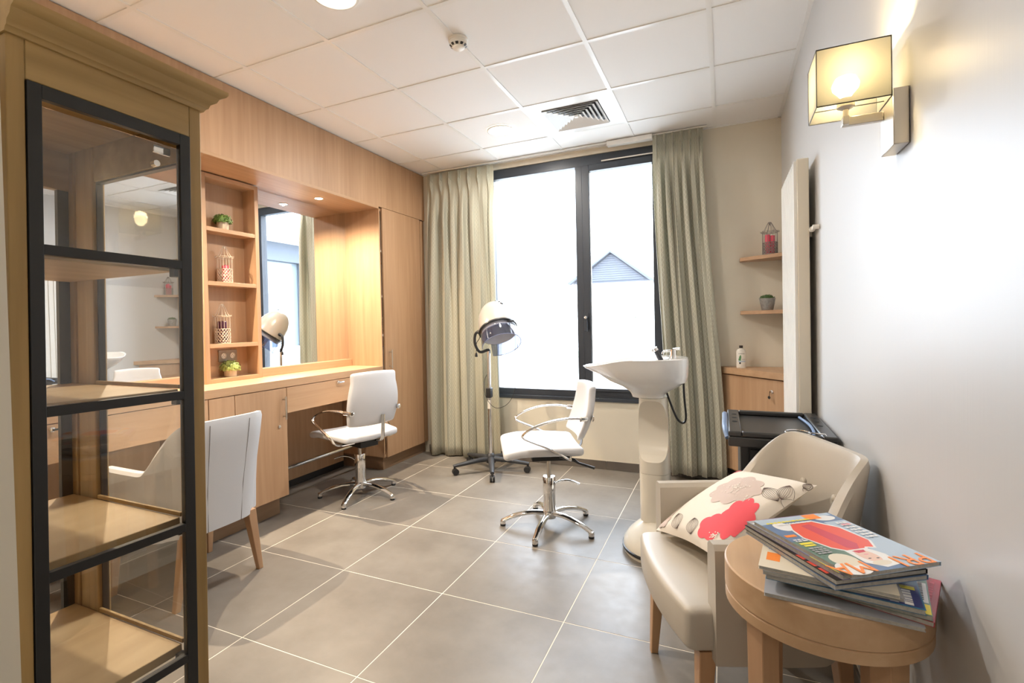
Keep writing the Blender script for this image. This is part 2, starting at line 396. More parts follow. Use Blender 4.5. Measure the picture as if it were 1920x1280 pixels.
# skirting tiles along the back wall and the right wall
sk = struct(box('baseboard_back', 'grout', (-2.7, XR, YW-.006, YW, 0, .072)))
x = -.934-.6*3
while x < XR:
    a, b = max(x+.0015, -2.7), min(x+.5985, XR)
    if b-a > .02: B().box(a, b, YW-.012, YW-.004, .001, .073).build('skirting_tile', 'skirt', sk, .001)
    x += .6
sk = struct(box('baseboard_right', 'grout', (XR-.006, XR, YB, YW-.012, 0, .072)))
y = 4.2-.6*10
while y < YW:
    a, b = max(y+.0015, YB), min(y+.5985, YW-.014)
    if b-a > .02: B().box(XR-.012, XR-.004, a, b, .001, .073).build('skirting_tile', 'skirt', sk, .001)
    y += .6

# ------------------------------------------------------------------ window
wi = B()
FR = YW+.015
wi.box(WX0, WX1, FR, FR+.07, 2.605, WZ1); wi.box(WX0, WX1, FR, FR+.07, WZ0, .665); wi.box(WX0, WX0+.06, FR, FR+.07, .665, 2.605); wi.box(WX1-.06, WX1, FR, FR+.07, .665, 2.605)
win = struct(wi.build('window_1', 'frame', None, .003))
box('mullion', 'frame', (-1.165, -1.105, FR-.01, FR+.07, .665, 2.605), win, .003)
sash = B()
sx0, sx1, sz0, sz1 = -1.105, WX1-.06, .665, 2.605
sash.box(sx0, sx0+.062, FR-.02, FR+.05, sz0, sz1); sash.box(sx1-.06, sx1, FR-.02, FR+.05, sz0, sz1); sash.box(sx0+.062, sx1-.06, FR-.02, FR+.05, sz1-.055, sz1); sash.box(sx0+.062, sx1-.06, FR-.02, FR+.05, sz0, sz0+.025)
sash.build('sash', 'frame', win, .003)
box('pane', 'glass', (sx0+.062, sx1-.06, FR+.01, FR+.016, sz0+.025, sz1-.055), win)
box('pane', 'glass', (WX0+.06, -1.165, FR+.03, FR+.036, .665, 2.605), win)
box('glazing_bead', 'brushed', (sx0+.0625, sx0+.067, FR-.002, FR+.009, sz0+.025, sz1-.055), win)
box('head_strip', 'plastic_w', (-.93, -.47, FR-.026, FR-.0205, 2.615, 2.625), win)
hb = B(); hb.box(-1.088, -1.062, FR-.028, FR-.02, 1.20, 1.34); hb.cyl((-1.075, FR-.028, 1.30), (-1.075, FR-.065, 1.30), .009); hb.box(-1.085, -1.065, FR-.072, FR-.06, 1.18, 1.31)
hb.build('window_handle', 'frame', win, .002)
B().lathe([(.013, 0), (.013, .012), (.006, .016)], (-1.075, FR-.072, 1.30), 14, axis=(0, -1, 0)).build('handle_knob', 'chrome', win)
box('window_sill', 'frame', (WX0, WX1, YW-.018, FR, WZ0-.022, WZ0+.008), win, .002)

# ------------------------------------------------------------------ curtains
def curtain(name, label, xt0, xt1, xb0, xb1, zb, zt, yc, npl, seed, amp=.045):
    rnd = random.Random(seed); NU, NV = npl*22, 60
    ph = [rnd.uniform(-.35, .35) for _ in range(npl+2)]; am = [rnd.uniform(.65, 1.25) for _ in range(npl+2)]
    b = B(); vs = []; uv = []
    for j in range(NV+1):
        t = j/NV; z = zb+(zt-zb)*(t**.8 if t < 1 else 1)
        hh = zt-z; w = sm(.06, .50, hh); arc = 0; prev = None
        for i in range(NU+1):
            u = i/NU; q = u*npl; k = int(min(q, npl-1)); a = am[k]*(1-(q-k))+am[k+1]*(q-k); f = ph[k]*(1-(q-k))+ph[k+1]*(q-k)
            x = (xt0+(xt1-xt0)*u)*(1-sm(0, 1, hh/(zt-zb)))+(xb0+(xb1-xb0)*u)*sm(0, 1, hh/(zt-zb))
            fr = q-math.floor(q)
            pinch = math.exp(-((fr-.5)/.10)**2)
            topy = -.016*pinch*(1+.7*cos(6*pi*(fr-.5)))*math.exp(-((hh-.10)/.06)**2) - .012*pinch
            dn = sm(.3, 1.6, hh)
            by = amp*((1-.55*dn)*a*.7*sin(2*pi*q+f*1.5)+(.25+.75*dn)*.85*sin(2*pi*(q*.62+.10*sin(q*1.9+seed))+seed*.7+.5*z)+.22*sin(2*pi*q*1.45+z*1.6+seed))
            y = yc + topy*(1-w*.8) + by*w
            x += .010*w*sin(2*pi*q*2+1.3+z)
            P = Vector((x, y, z))
            vs.append(P)
            if prev is not None: arc += max((P-prev).length, .0)
            prev = P; uv.append((u*(xt1-xt0)*2.1, z))
    fs = [(j*(NU+1)+i, j*(NU+1)+i+1, (j+1)*(NU+1)+i+1, (j+1)*(NU+1)+i) for j in range(NV) for i in range(NU)]
    b.add(vs, fs, 0, True); b.uv = uv
    r = thing(name, label, 'curtain', ((xb0+xb1)/2, yc, zb))
    o = b.build('curtain_fabric', 'curtain', r)
    md = o.modifiers.new('thick', 'SOLIDIFY'); md.thickness = .002
    n = B()
    for k in range(npl):
        x = xt0+(xt1-xt0)*(k+.5)/npl
        n.tube(spline([(x-.013, yc-.010, zt-.085), (x-.004, yc-.024, zt-.05), (x-.009, yc-.022, zt-.012)], 4), .004, 6)
        n.tube(spline([(x+.013, yc-.010, zt-.085), (x+.004, yc-.024, zt-.05), (x+.009, yc-.022, zt-.012)], 4), .004, 6)
        n.tube([(x, yc-.020, zt-.105), (x, yc-.030, zt-.05), (x, yc-.026, zt-.008)], .005, 6)
    n.build('pinch_pleats', 'curtain', r, props={'kind': 'stuff'})
    return r
curtain('curtain', 'sage green patterned pleated curtain hanging left of the window beside the tall wooden cupboard', -2.60, -1.895, -2.66, -1.875, .012, 2.714, 4.125, 7, 3, .042)
curtain('curtain', 'sage green patterned pleated curtain hanging right of the window behind the wash basin', -.50, -.13, -.43, -.005, .05, 2.724, 4.115, 6, 11, .036)
cr = box('curtain_rail', 'white_paint', (-2.66, -.10, 4.118, 4.138, 2.727, 2.7378), None, .002)
tag(cr, 'slim white curtain rail fixed to the ceiling above the window', 'rail')
tr = B(); tr.box(-.86, -.50, 4.10, 4.16, 2.70, 2.7378)
tag(tr.build('ceiling_duct_cover', 'white_paint', None, .003), 'short white batten on the ceiling above the right window pane', 'batten')

# ================================================================== FITTED FURNITURE on the left
FZ = 2.285
# upper fascia with soffit
r = thing('bulkhead', 'long beech bulkhead panel running under the ceiling above the mirrors', 'panel', (XP, .45, FZ))
box('fascia_panel', 'panel', (XP-.018, XP, .45, YW-.003, FZ+.012, CEIL-.001), r)
box('soffit_board', 'panel_y', (XL+.002, XP, .45, 3.50, FZ-.008, FZ+.0118), r)
# mirrors
def mirror(y0, y1, label):
    t = thing('wall_mirror', label, 'mirror', (-3.078, (y0+y1)/2, .975), group='wall mirrors above the counter')
    box('mirror_glass', 'mirror', (-3.081, -3.075, y0, y1, .978, FZ-.010), t)
    box('backing_board', 'panel', (-3.11, -3.0812, y0, y1, .978, FZ-.010), t)
mirror(2.524, 3.496, 'large wall mirror beside the tall cupboard reflecting the window')
mirror(.80, 2.096, 'large wall mirror behind the glazed display cabinet')
ub = box('backsplash_ledge', 'panel_y', (-3.075, -3.035, 2.524, 3.496, .9185, .977), None, .001); tag(ub, 'narrow beech ledge along the foot of the mirror beside the tall cupboard', 'ledge')
ub = box('backsplash_ledge', 'panel_y', (-3.075, -3.035, .80, 2.096, .9185, .977), None, .001); tag(ub, 'narrow beech ledge along the foot of the mirror behind the glazed cabinet', 'ledge')
# worktop
wt = box('worktop', 'panel_y', (-3.29, XP, .45, 3.497, .867, .918), None, .0015); tag(wt, 'continuous beech worktop running below the mirrors and the shelf unit', 'worktop')
# open shelf unit
YS0, YS1, XF = 2.10, 2.522, -2.998
r = thing('shelf_unit', 'open beech wall shelf unit between the two mirrors holding plants and birdcages', 'shelf unit', (-3.1, 2.31, .9185))
ZT = 2.268
box('side_panel', 'panel', (-3.27, XF, YS0, YS0+.030, .9185, ZT), r, .001)
box('side_panel', 'panel', (-3.27, XF, YS1-.030, YS1, .9185, ZT), r, .001)
box('top_panel', 'panel_y', (-3.27, XF, YS0+.0302, YS1-.0302, ZT-.028, ZT), r, .001)
box('bottom_panel', 'panel_y', (-3.27, XF, YS0+.0302, YS1-.0302, .9185, .946), r, .001)
box('back_panel', 'panel', (-3.127, -3.115, YS0+.0302, YS1-.0302, .9462, ZT-.0282), r)
SH = (1.928, 1.578, 1.172)
for z in SH: box('shelf', 'panel_y', (-3.1148, XF-.001, YS0+.0302, YS1-.0302, z-.026, z), r, .001)
# sockets
def socket(y0, y1, z0, z1, ys, label):
    t = thing('power_socket', label, 'socket', (-3.1148, (y0+y1)/2, (z0+z1)/2), group='sockets in the shelf unit')
    box('cover_plate', 'socket', (-3.1148, -3.106, y0, y1, z0, z1), t, .002)
    for y in ys:
        o = B(); o.lathe([(.019, 0), (.0205, .004), (.018, .0055), (.0165, .001)], (-3.106, y, (z0+z1)/2), 24, axis=(1, 0, 0)); o = o.build('socket_insert', 'plastic_w', t)
        h = B()
        for dy, dz in ((-.007, -.003), (.007, -.003), (0, .007)): h.lathe([(.0022, 0), (.0022, .0008)], (-3.1046, y+dy, (z0+z1)/2+dz), 8, axis=(1, 0, 0))
        h.build('pin_holes', 'black', t)
socket(2.133, 2.195, 1.045, 1.125, [2.158], 'single round power socket on taupe plate, left one in the lowest shelf bay')
socket(2.268, 2.405, 1.045, 1.125, [2.302, 2.368], 'double round power socket on taupe plate behind the yellow green plant')

# base cupboards
r = thing('base_cupboard', 'beech base cupboard with two doors under the worktop left of the knee space', 'cupboard', (-2.95, 2.07, 0))
box('carcass', 'panel', (-3.28, -2.7242, 1.905, 2.458, .14, .8665), r)
for a, b in ((1.905, 2.068), (2.073, 2.458)):
    d = box('door', 'panel', (-2.724, XP, a, b, .138, .862), r, .001)
    if a > 2:
        h = B(); h.tube([(XP+.028, 2.428, .655), (XP+.028, 2.428, .808)], .0052, 10)
        for z in (.675, .788): h.cyl((XP, 2.428, z), (XP+.028, 2.428, z), .004, 8)
        h.build('handle', 'brushed', d)
        B().lathe([(.010, 0), (.010, .006), (.007, .007)], (XP, 2.392, .612), 16, axis=(1, 0, 0)).build('lock', 'chrome', d)
box('plinth', 'plinth', (-3.28, -2.79, 1.925, 2.452, .001, .1395), r)
# knee space
def knee(y0, y1, lab, lab2):
    t = thing('knee_space_back', lab, 'panel', (-3.15, (y0+y1)/2, 0))
    box('back_panel', 'panel', (-3.18, -3.162, y0, y1, .055, .8665), t)
    box('bottom_strip', 'black_metal', (-3.178, -3.164, y0, y1, .001, .0548), t)
    d = thing('drawer', lab2, 'drawer', (-2.72, (y0+y1)/2, .69))
    box('drawer_front', 'panel_y', (-2.724, XP, y0+.003, y1-.003, .690, .863), d, .001)
    box('drawer_box', 'panel_y', (-3.10, -2.7242, y0+.03, y1-.03, .70, .84), d)
    B().lathe([(.011, 0), (.011, .008), (.006, .010), (.006, .02)], (XP, (y0+y1)/2-.03, .842), 16, axis=(1, 0, 0)).build('lock', 'chrome', d)
    k = B(); k.box(XP+.018, XP+.022, (y0+y1)/2-.036, (y0+y1)/2+.02, .838, .847); k.build('key', 'chrome', d)
knee(2.461, 3.497, 'beech panel at the back of the knee space next to the tall cupboard', 'shallow beech drawer with a small lock above the right knee space')
knee(.50, 1.902, 'beech panel at the back of the knee space behind the glazed cabinet', 'shallow beech drawer above the knee space behind the glazed cabinet')
box_l = box('end_panel', 'panel', (-3.28, XP, .46, .497, .001, .8665), None); tag(box_l, 'beech end panel of the counter by the doorway wall', 'panel')
# foot rail
r = thing('foot_rail', 'chrome foot rail across the knee space under the counter', 'foot rail', (-2.88, 3, .26))
B().cyl((-2.875, 2.459, .262), (-2.875, 3.496, .262), .0145, 18).build('rail', 'chrome', r)
for y, s in ((2.459, 1), (3.496, -1)): B().lathe([(.027, 0), (.027, .005), (.018, .009)], (-2.875, y, .262), 20, axis=(0, s, 0)).build('flange', 'chrome', r)

# tall cupboard
r = thing('tall_cupboard', 'tall beech cupboard with full height door between mirror and curtain', 'cupboard', (-2.95, 3.86, 0))
box('side_panel', 'panel', (-3.28, XP-.001, 3.4985, 3.512, .12, FZ-.0085), r)
box('side_panel', 'panel', (-3.28, -2.7242, 4.13, 4.148, .12, FZ+.004), r)
box('back_panel', 'panel', (-3.28, -3.262, 3.5122, 4.1298, .12, FZ+.004), r)
box('top_panel', 'panel_x', (-3.262, -2.725, 3.5122, 4.1298, FZ-.018, FZ+.004), r)
box('bottom_panel', 'panel_x', (-3.262, -2.725, 3.5122, 4.1298, .12, .138), r)
for z in (1.92, 1.525, 1.185, .80, .45):
    sh0 = box('shelf', 'panel_x', (-3.262, -2.728, 3.5122, 4.1298, z-.010, z+.008), r); box('shelf_edge', 'plastic_w', (-2.7278, -2.7255, 3.5122, 4.1298, z-.010, z+.008), sh0)
d = box('door', 'panel', (-2.724, XP, 3.545, 4.128, .112, FZ+.009), r, .001)
h = B(); h.tube([(XP+.030, 3.600, .89), (XP+.030, 3.600, 1.055)], .0052, 10)
for z in (.91, 1.035): h.cyl((XP, 3.600, z), (XP+.030, 3.600, z), .004, 8)
h.build('handle', 'brushed', d)
box('filler_strip', 'panel', (-2.735, -2.712, 4.150, YW-.014, .112, FZ+.004), r)
box('plinth', 'plinth', (-3.28, -2.748, 3.530, YW-.014, .001, .111), r)
# things inside the cupboard seen in the gap
def basket(loc, w, d_, h, lab):
    b = B(); x, y, z = loc
    for k in range(7):
        zz = z+.004+(h-.008)*k/6; ww = w+.006*k/6
        b.tube([(x-ww/2, y-d_/2, zz), (x+ww/2, y-d_/2, zz), (x+ww/2, y+d_/2, zz), (x-ww/2, y+d_/2, zz)], .008, 6, closed=True)
    b.box(x-w/2+.006, x+w/2-.006, y-d_/2+.006, y+d_/2-.006, z+.001, z+.008)
    tag(b.build('wicker_basket', 'wicker'), lab, 'basket')
basket((-2.87, 3.70, 1.194), .26, .30, .17, 'brown wicker basket on the middle shelf glimpsed in the tall cupboard gap')
for k, (z0, hh, c, lab) in enumerate(((1.929, .26, 'p_purple', 'dark purple folder upright on the top shelf inside the tall cupboard'), (1.534, .27, 'p_grey', 'grey folder upright on a middle shelf inside the tall cupboard'), (.81, .28, 'p_navy', 'navy folder upright on a low shelf inside the tall cupboard'))):
    f = thing('folder', lab, 'folder', (-2.85, 3.55, z0)); box('cover', c, (-3.0, -2.74, 3.525, 3.58, z0+.001, z0+hh), f, .002); box('pages', 'paper', (-2.7395, -2.735, 3.530, 3.575, z0+.01, z0+hh-.01), f)

# soffit spots
for y, lab in ((2.99, 'small round recessed spotlight in the soffit before the mirror beside the tall cupboard'), (1.55, 'small round recessed spotlight in the soffit behind the glazed cabinet')):
    t = thing('soffit_spotlight', lab, 'spotlight', (-2.885, y, 2.276)); z = FZ-.0082
    B().lathe([(.036, 0), (.036, -.003), (.029, -.004), (.028, -.001)], (-2.885, y, z), 24).build('rim', 'white_paint', t)
    B().lathe([(.027, -.0012), (.001, -.0012)], (-2.885, y, z), 24).build('lens', 'spotglow', t)

# ================================================================== plants and birdcages
def plant(loc, pr, ph, fr, leaf, potm, lab, taper=1.0, dome=.8, n=520, seed=1, group='small potted plants'):
    rnd = random.Random(seed); x, y, z = loc
    r = thing('potted_plant', lab, 'plant', loc, group=group)
    b = B(); b.lathe([(pr*taper*.94, 0), (pr*taper, .003), (pr*1.0, ph-.004), (pr*1.05, ph-.003), (pr*1.05, ph), (pr*.92, ph), (pr*.9, ph-.012), (.001, ph-.012)], loc, 26)
    b.build('pot', potm, r)
    if taper < .9:
        B().tube([(x+pr*.93*cos(a), y+pr*.93*sin(a), z+ph*.55) for a in [2*pi*k/26 for k in range(26)]], .0012, 6, closed=True).build('pot_ridge', potm, r)
    f = B(); c = Vector((x, y, z+ph-.006))
    for k in range(n):
        a = rnd.uniform(0, 2*pi); cz = rnd.uniform(-.25, 1); s_ = sqrt(max(0, 1-cz*cz)); q = rnd.uniform(.72, 1.03)
        p_ = c+Vector((cos(a)*s_*fr*q, sin(a)*s_*fr*q, max(cz, -.25)*fr*dome*q+.004)); nrm = (p_-c).normalized()
        t1 = nrm.orthogonal().normalized(); t1 = Matrix.Rotation(rnd.uniform(0, 6.28), 3, nrm) @ t1; t2 = nrm.cross(t1); l = fr*rnd.uniform(.13, .2)
        tl = nrm*rnd.uniform(-.3, .6)*l
        f.add([p_-t1*l*.6-t2*l*.1, p_-t2*l*.5+tl*.3, p_+t1*l+tl, p_+t2*l*.5+tl*.3], [(0, 1, 2, 3)], 0)
    f.lathe([(fr*.6, -.006), (fr*.78, fr*.2*dome), (fr*.6, fr*.6*dome), (.001, fr*.8*dome)], c, 14)
    f.build('foliage', leaf, r, props={'kind': 'stuff'})
plant((-3.053, 2.285, SH[0]+.0005), .037, .062, .060, 'leaf', 'pot', 'round green plant in a chalky pot on the top shelf of the wall unit', .93, .8, 560, 2)
plant((-3.055, 2.312, .9465), .040, .058, .064, 'leaf_y', 'pot', 'yellow green dome plant in a chalky pot in the lowest bay by the sockets', .93, .85, 560, 5)
plant((.285, 4.07, 1.3205), .052, .085, .050, 'leaf_d', 'zinc', 'dark leafy plant in a small zinc bucket on the lower corner shelf', .74, .55, 420, 9)
def cage(loc, rad, h, m, lab, candles, cm_, clab, seed=0):
    x, y, z = loc; r = thing('birdcage_lantern', lab, 'birdcage', loc, group='decorative birdcage lanterns'); hb_ = h*.36; hm = h*.66
    ring = lambda R_, zz, n=28: [(x+R_*cos(2*pi*k/n), y+R_*sin(2*pi*k/n), z+zz) for k in range(n)]
    b = B(); b.lathe([(rad*1.04, 0), (rad*1.04, .004), (rad*.96, .0045), (.001, .0045)], loc, 28)
    b.tube(ring(rad, hb_), .0022, 6, closed=True)
    for s_ in (1, -1):
        for k in range(16):
            pts = [(x+rad*cos(2*pi*k/16+s_*t*1.5), y+rad*sin(2*pi*k/16+s_*t*1.5), z+.004+(hb_-.004)*t) for t in [i/8 for i in range(9)]]
            b.tube(pts, .0019, 5)
    for j in range(3):
        for k in range(14):
            a = 2*pi*(k+.5*(j % 2))/14; zz = z+hb_*(.22+.27*j); c_ = Vector((x+rad*cos(a), y+rad*sin(a), zz)); tt = Vector((-sin(a), cos(a), 0))
            b.tube([c_+tt*.0055*cos(q)+Vector((0, 0, .0055*sin(q))) for q in [2*pi*i/7 for i in range(7)]], .0014, 4, closed=True)
    b.build('lattice_base', m, r, props={'kind': 'stuff'})
    b = B()
    for k in range(16):
        a = 2*pi*k/16; b.tube([(x+rad*cos(a), y+rad*sin(a), z+hb_), (x+rad*cos(a), y+rad*sin(a), z+hm)], .0011, 5)
    b.build('bars', m, r, props={'kind': 'stuff'})
    b = B(); b.tube(ring(rad, hm), .0018, 6, closed=True); b.tube(ring(rad*1.16, hm+.008), .0015, 6, closed=True)
    for k in range(10):
        a = 2*pi*k/10; pr = [(1.27, .013), (1.22, .002), (1.05, .004), (.75, .022), (.36, .050*h/.2), (.16, .064*h/.2), (.07, (h-hm-.022))]
        b.tube(spline([(x+rad*q*cos(a), y+rad*q*sin(a), z+hm+dz) for q, dz in pr], 3), .0013, 5)
    b.build('dome', m, r, props={'kind': 'stuff'})
    b = B(); b.lathe([(.003, 0), (.0035, .005), (.008, .011), (.0075, .017), (.003, .021), (.001, .023)], (x, y, z+h-.026), 14); b.build('finial', m, r)
    for k, (dx, dy, rr_, hc) in enumerate(candles):
        zc = z+.0052; c = thing('candle', clab[k], 'candle', (x+dx, y+dy, zc))
        B().lathe([(rr_*.97, 0), (rr_, .003), (rr_, hc-.003), (rr_*.9, hc), (.001, hc-.003)], (x+dx, y+dy, zc), 18).build('wax', cm_, c)
        B().cyl((x+dx, y+dy, zc+hc-.003), (x+dx, y+dy, zc+hc+.006), .0008, 5).build('wick', 'black', c)
cage((-3.055, 2.292, SH[1]+.0005), .046, .250, 'cage', 'cream birdcage lantern with pink candles on the second shelf of the wall unit', [(.012, -.010, .016, .108), (-.008, .016, .016, .115)], 'pink', ['pink candle nearer the mirror side in the cream birdcage', 'taller pink candle in the cream birdcage on the second shelf'])
cage((-3.055, 2.262, SH[2]+.0005), .047, .268, 'cage', 'cream birdcage lantern with a plum candle on the third shelf of the wall unit', [(0, 0, .030, .142)], 'plum', ['thick plum candle inside the lower cream birdcage'])
cage((.305, 4.05, 1.7165), .048, .235, 'cage_g', 'grey birdcage lantern with red candles on the upper corner shelf', [(-.016, -.014, .016, .135), (.015, -.010, .015, .128), (0, .02, .015, .118)], 'pink', ['red candle nearest the window in the grey birdcage', 'red candle nearest the radiator in the grey birdcage', 'red candle at the back of the grey birdcage'])

# ================================================================== corner: shelves, cupboard, bottle
for z, lab in ((1.7155, 'upper triangular wooden corner shelf carrying the grey birdcage'), (1.3195, 'lower triangular wooden corner shelf carrying the zinc bucket plant')):
    b = B(); b.prism([(.112, 4.218), (.112, 4.13), (.398, 3.925), (.398, 4.218)], z-.026, z)
    tag(b.build('corner_shelf', 'panel_x', None, .001), lab, 'shelf')
r = thing('corner_cupboard', 'low beech corner cupboard with slanted front and lock right of the window', 'cupboard', (.2, 4.0, 0))
A0 = Vector((-.073, 4.205)); A1 = Vector((.397, 3.66)); dd = (A1-A0).normalized(); nn = Vector((dd.y, -dd.x))
B().prism([tuple(A0-Vector((0, .0))), tuple(A1), (.397, 4.205)], .852, .898).build('top_board', 'panel_y', r, .001)
q0 = A0+dd*.02-nn*.02; q1 = A1-nn*.02
CLX = lambda p, q: tuple(p+(q-p)*min(1, (.3965-p.x)/(q.x-p.x)))
B().prism([tuple(q0-nn*.02), CLX(q0-nn*.02, q1-nn*.02), (.3965, 4.205), (.0, 4.205)], .12, .851).build('carcass', 'panel', r)
a = A0+dd*.03-nn*.018; b_ = A1-dd*.02-nn*.018
b2 = b_-dd*.03
dr = B().prism([tuple(a), tuple(b2), tuple(b2-nn*.018), tuple(a-nn*.018)], .135, .843).build('door', 'panel', r, .001)
c = A0+dd*.535-nn*.018; lk = Vector((c.x, c.y, .765)); n3 = Vector((nn.x, nn.y, 0))
B().lathe([(.011, 0), (.011, .006), (.005, .008), (.005, .02)], lk, 14, axis=n3).build('lock', 'chrome', dr)
k = B(); k.tube([lk+n3*.022+Vector((0, 0, .004)), lk+n3*.024+Vector((-.002, 0, -.03))], .0016, 6); k.lathe([(.010, -.002), (.011, 0), (.010, .002)], lk+n3*.024+Vector((-.003, 0, -.038)), 12, axis=n3); k.build('key', 'black', dr)
B().prism([tuple(q0-nn*.05), CLX(q0-nn*.05, q1-nn*.05), (.3965, 4.204), (.04, 4.204)], .001, .1195).build('plinth', 'black', r)
# bottle
bx, by, bz = .11, 4.085, .8985
r = thing('shampoo_bottle', 'white shampoo bottle with dark cap and green leaf print on the corner cupboard', 'bottle', (bx, by, bz))
n = 24; rs = []
for k_, (rx, z_) in enumerate(((.030, 0), (.0325, .004), (.0325, .12), (.030, .130), (.021, .138), (.012, .142), (.011, .146))):
    rs.append([(bx+rx*cos(2*pi*i/n), by+min(rx, .019 if z_ < .135 else rx)*sin(2*pi*i/n), bz+z_) for i in range(n)])
B().rings(rs).build('bottle_body', 'plastic_w', r)
B().lathe([(.0125, 0), (.0125, .019), (.012, .020)], (bx, by, bz+.1462), 16).build('cap', mat('cap_brown', (.03, .016, .01), .4), r)
lb = B()
def yb(x): return by-.019*sqrt(max(0, 1-((x-bx)/.0325)**2))-.0008
def patch(x0, x1, z0, z1, mi, nn_=6):
    for i in range(nn_):
        a, b = x0+(x1-x0)*i/nn_, x0+(x1-x0)*(i+1)/nn_; lb.add([(bx+a, yb(bx+a), bz+z0), (bx+b, yb(bx+b), bz+z0), (bx+b, yb(bx+b), bz+z1), (bx+a, yb(bx+a), bz+z1)], [(0, 1, 2, 3)], mi)
patch(-.020, .026, .045, .053, 1); patch(-.018, -.002, .055, .070, 0); patch(-.014, .0, .070, .085, 0); patch(-.010, -.001, .085, .094, 0); patch(-.014, -.003, .030, .043, 2); patch(-.018, .022, .104, .1065, 2); patch(.004, .024, .060, .062, 3); patch(.004, .024, .065, .067, 3); patch(.0, .02, .022, .0235, 3); patch(-.004, .018, .014, .0155, 3)
lb.build('label_print', ['p_leafg', 'p_ltblue', 'p_black', 'p_grey'], r)

# ================================================================== radiator
RX0, RX1, RY0, RY1, RZ0, RZ1 = .312, .374, 2.76, 3.34, .30, 2.020
r = thing('radiator', 'tall white vertical fluted radiator on the right wall behind the trolley', 'radiator', (.345, 3.05, RZ0))
box('side_cover', 'cream_paint', (RX0+.012, RX1, RY0, RY1, RZ0, RZ1), r, .004)
nf = 12
for k in range(nf):
    y0 = RY0+.008+(RY1-RY0-.016)*k/nf; y1 = y0+(RY1-RY0-.016)/nf-.007
    B().extr([(y0, RZ0+.02), (y1, RZ0+.02), (y1, RZ1-.008), (y0, RZ1-.008)], 'x', RX0, RX0+.0118).build('radiator_fin', 'white_paint', r, .004)
for z in (.45, 1.68):
    for y in (RY0+.12, RY1-.12): B().box(RX1+.0002, XR-.001, y-.015, y+.015, z-.02, z+.02).build('bracket', 'white_paint', r)
v = B(); v.cyl((XR-.001, RY0-.10, 1.675), (XR-.028, RY0-.10, 1.675), .010, 14); v.cyl((XR-.02, RY0-.10, 1.675), (XR-.02, RY0-.04, 1.675), .008, 12); v.lathe([(.013, 0), (.013, .02), (.010, .024)], (XR-.02, RY0-.045, 1.675), 14, axis=(0, 1, 0)); v.cyl((XR-.02, RY0-.022, 1.675), (XR-.02, RY0-.0005, 1.675), .006, 10)
v.build('valve', 'plastic_w', r)

# ================================================================== ceiling fittings
def downlight(x, y, lab):
    t = thing('downlight', lab, 'ceiling light', (x, y, CEIL), group='round recessed downlights')
    B().lathe([(.105, .0018), (.105, -.004), (.094, -.007), (.088, -.003), (.088, .0018)], (x, y, CEIL), 40, cap0=False, cap1=False).build('rim', 'white_paint', t)
    B().lathe([(.0875, -.001), (.001, -.001)], (x, y, CEIL), 36, cap0=False).build('diffuser', 'lampglow', t)
for (x, y), lab in zip(DOWN, ('round downlight in the ceiling near the window, left of the vent', 'round downlight in the ceiling at the top edge, above the glazed cabinet side', 'added round downlight, out of view, in the ceiling just inside the doorway')): downlight(x, y, lab)
r = thing('smoke_detector', 'round cream smoke detector on the ceiling', 'smoke detector', (-1.236, 2.29, CEIL))
B().lathe([(.050, .0018), (.050, -.010), (.046, -.012)], (-1.236, 2.29, CEIL), 32).build('base', 'plastic_w', r)
B().lathe([(.046, -.0122), (.044, -.030), (.033, -.038), (.0325, -.0382)], (-1.236, 2.29, CEIL), 32, cap0=False).build('housing', 'plastic_w', r)
for k in range(10):
    a = 2*pi*k/10; x, y = -1.236+.0385*cos(a), 2.29+.0385*sin(a); t1 = Vector((-sin(a), cos(a), 0)); t2 = Vector((-cos(a)*.011, -sin(a)*.011, -.0085)); c = Vector((x, y, CEIL-.0338))+Vector((cos(a), sin(a), -1))*.0012
    B().add([c-t1*.008-t2*.5, c+t1*.008-t2*.5, c+t1*.007+t2*.5, c-t1*.007+t2*.5], [(0, 1, 2, 3)]).build('slot', 'black', r)
B().lathe([(.030, -.0384), (.030, -.045), (.026, -.048), (.001, -.048)], (-1.236, 2.29, CEIL), 28).build('cap', 'plastic_w', r)
# square diffuser vent
vx, vy = CX0+.6*2+.3, CY0+.6*3+.3
r = thing('ceiling_vent', 'square white louvred air diffuser in the ceiling by the window', 'vent', (vx, vy, CEIL))
def frame_ring(b, cx, cy, r_out, r_in, z_out, z_in, th=.0015):
    for s0, s1 in (((1, 1), (-1, 1)), ((-1, 1), (-1, -1)), ((-1, -1), (1, -1)), ((1, -1), (1, 1))):
        o0 = (cx+s0[0]*r_out, cy+s0[1]*r_out, z_out); o1 = (cx+s1[0]*r_out, cy+s1[1]*r_out, z_out); i0 = (cx+s0[0]*r_in, cy+s0[1]*r_in, z_in); i1 = (cx+s1[0]*r_in, cy+s1[1]*r_in, z_in)
        up_ = [(p[0], p[1], p[2]+th) for p in (o0, o1, i1, i0)]
        b.add([o0, o1, i1, i0]+up_, [(0, 1, 2, 3), (7, 6, 5, 4), (0, 4, 5, 1), (1, 5, 6, 2), (2, 6, 7, 3), (3, 7, 4, 0)])
b = B(); frame_ring(b, vx, vy, .2875, .200, CEIL+.001, CEIL-.002, .004); b.build('face_plate', 'cgrid', r)
box('duct_box', 'black', (vx-.205, vx+.205, vy-.205, vy+.205, CEIL+.0135, CEIL+.0215), r)
for k in range(6):
    ro = .197-.031*k; b = B(); frame_ring(b, vx, vy, ro, ro-.024, CEIL-.010, CEIL+.008); b.build('louvre', 'cgrid', r)
B().box(vx-.012, vx+.012, vy-.012, vy+.012, CEIL-.008, CEIL+.010).build('centre_plate', 'cgrid', r)

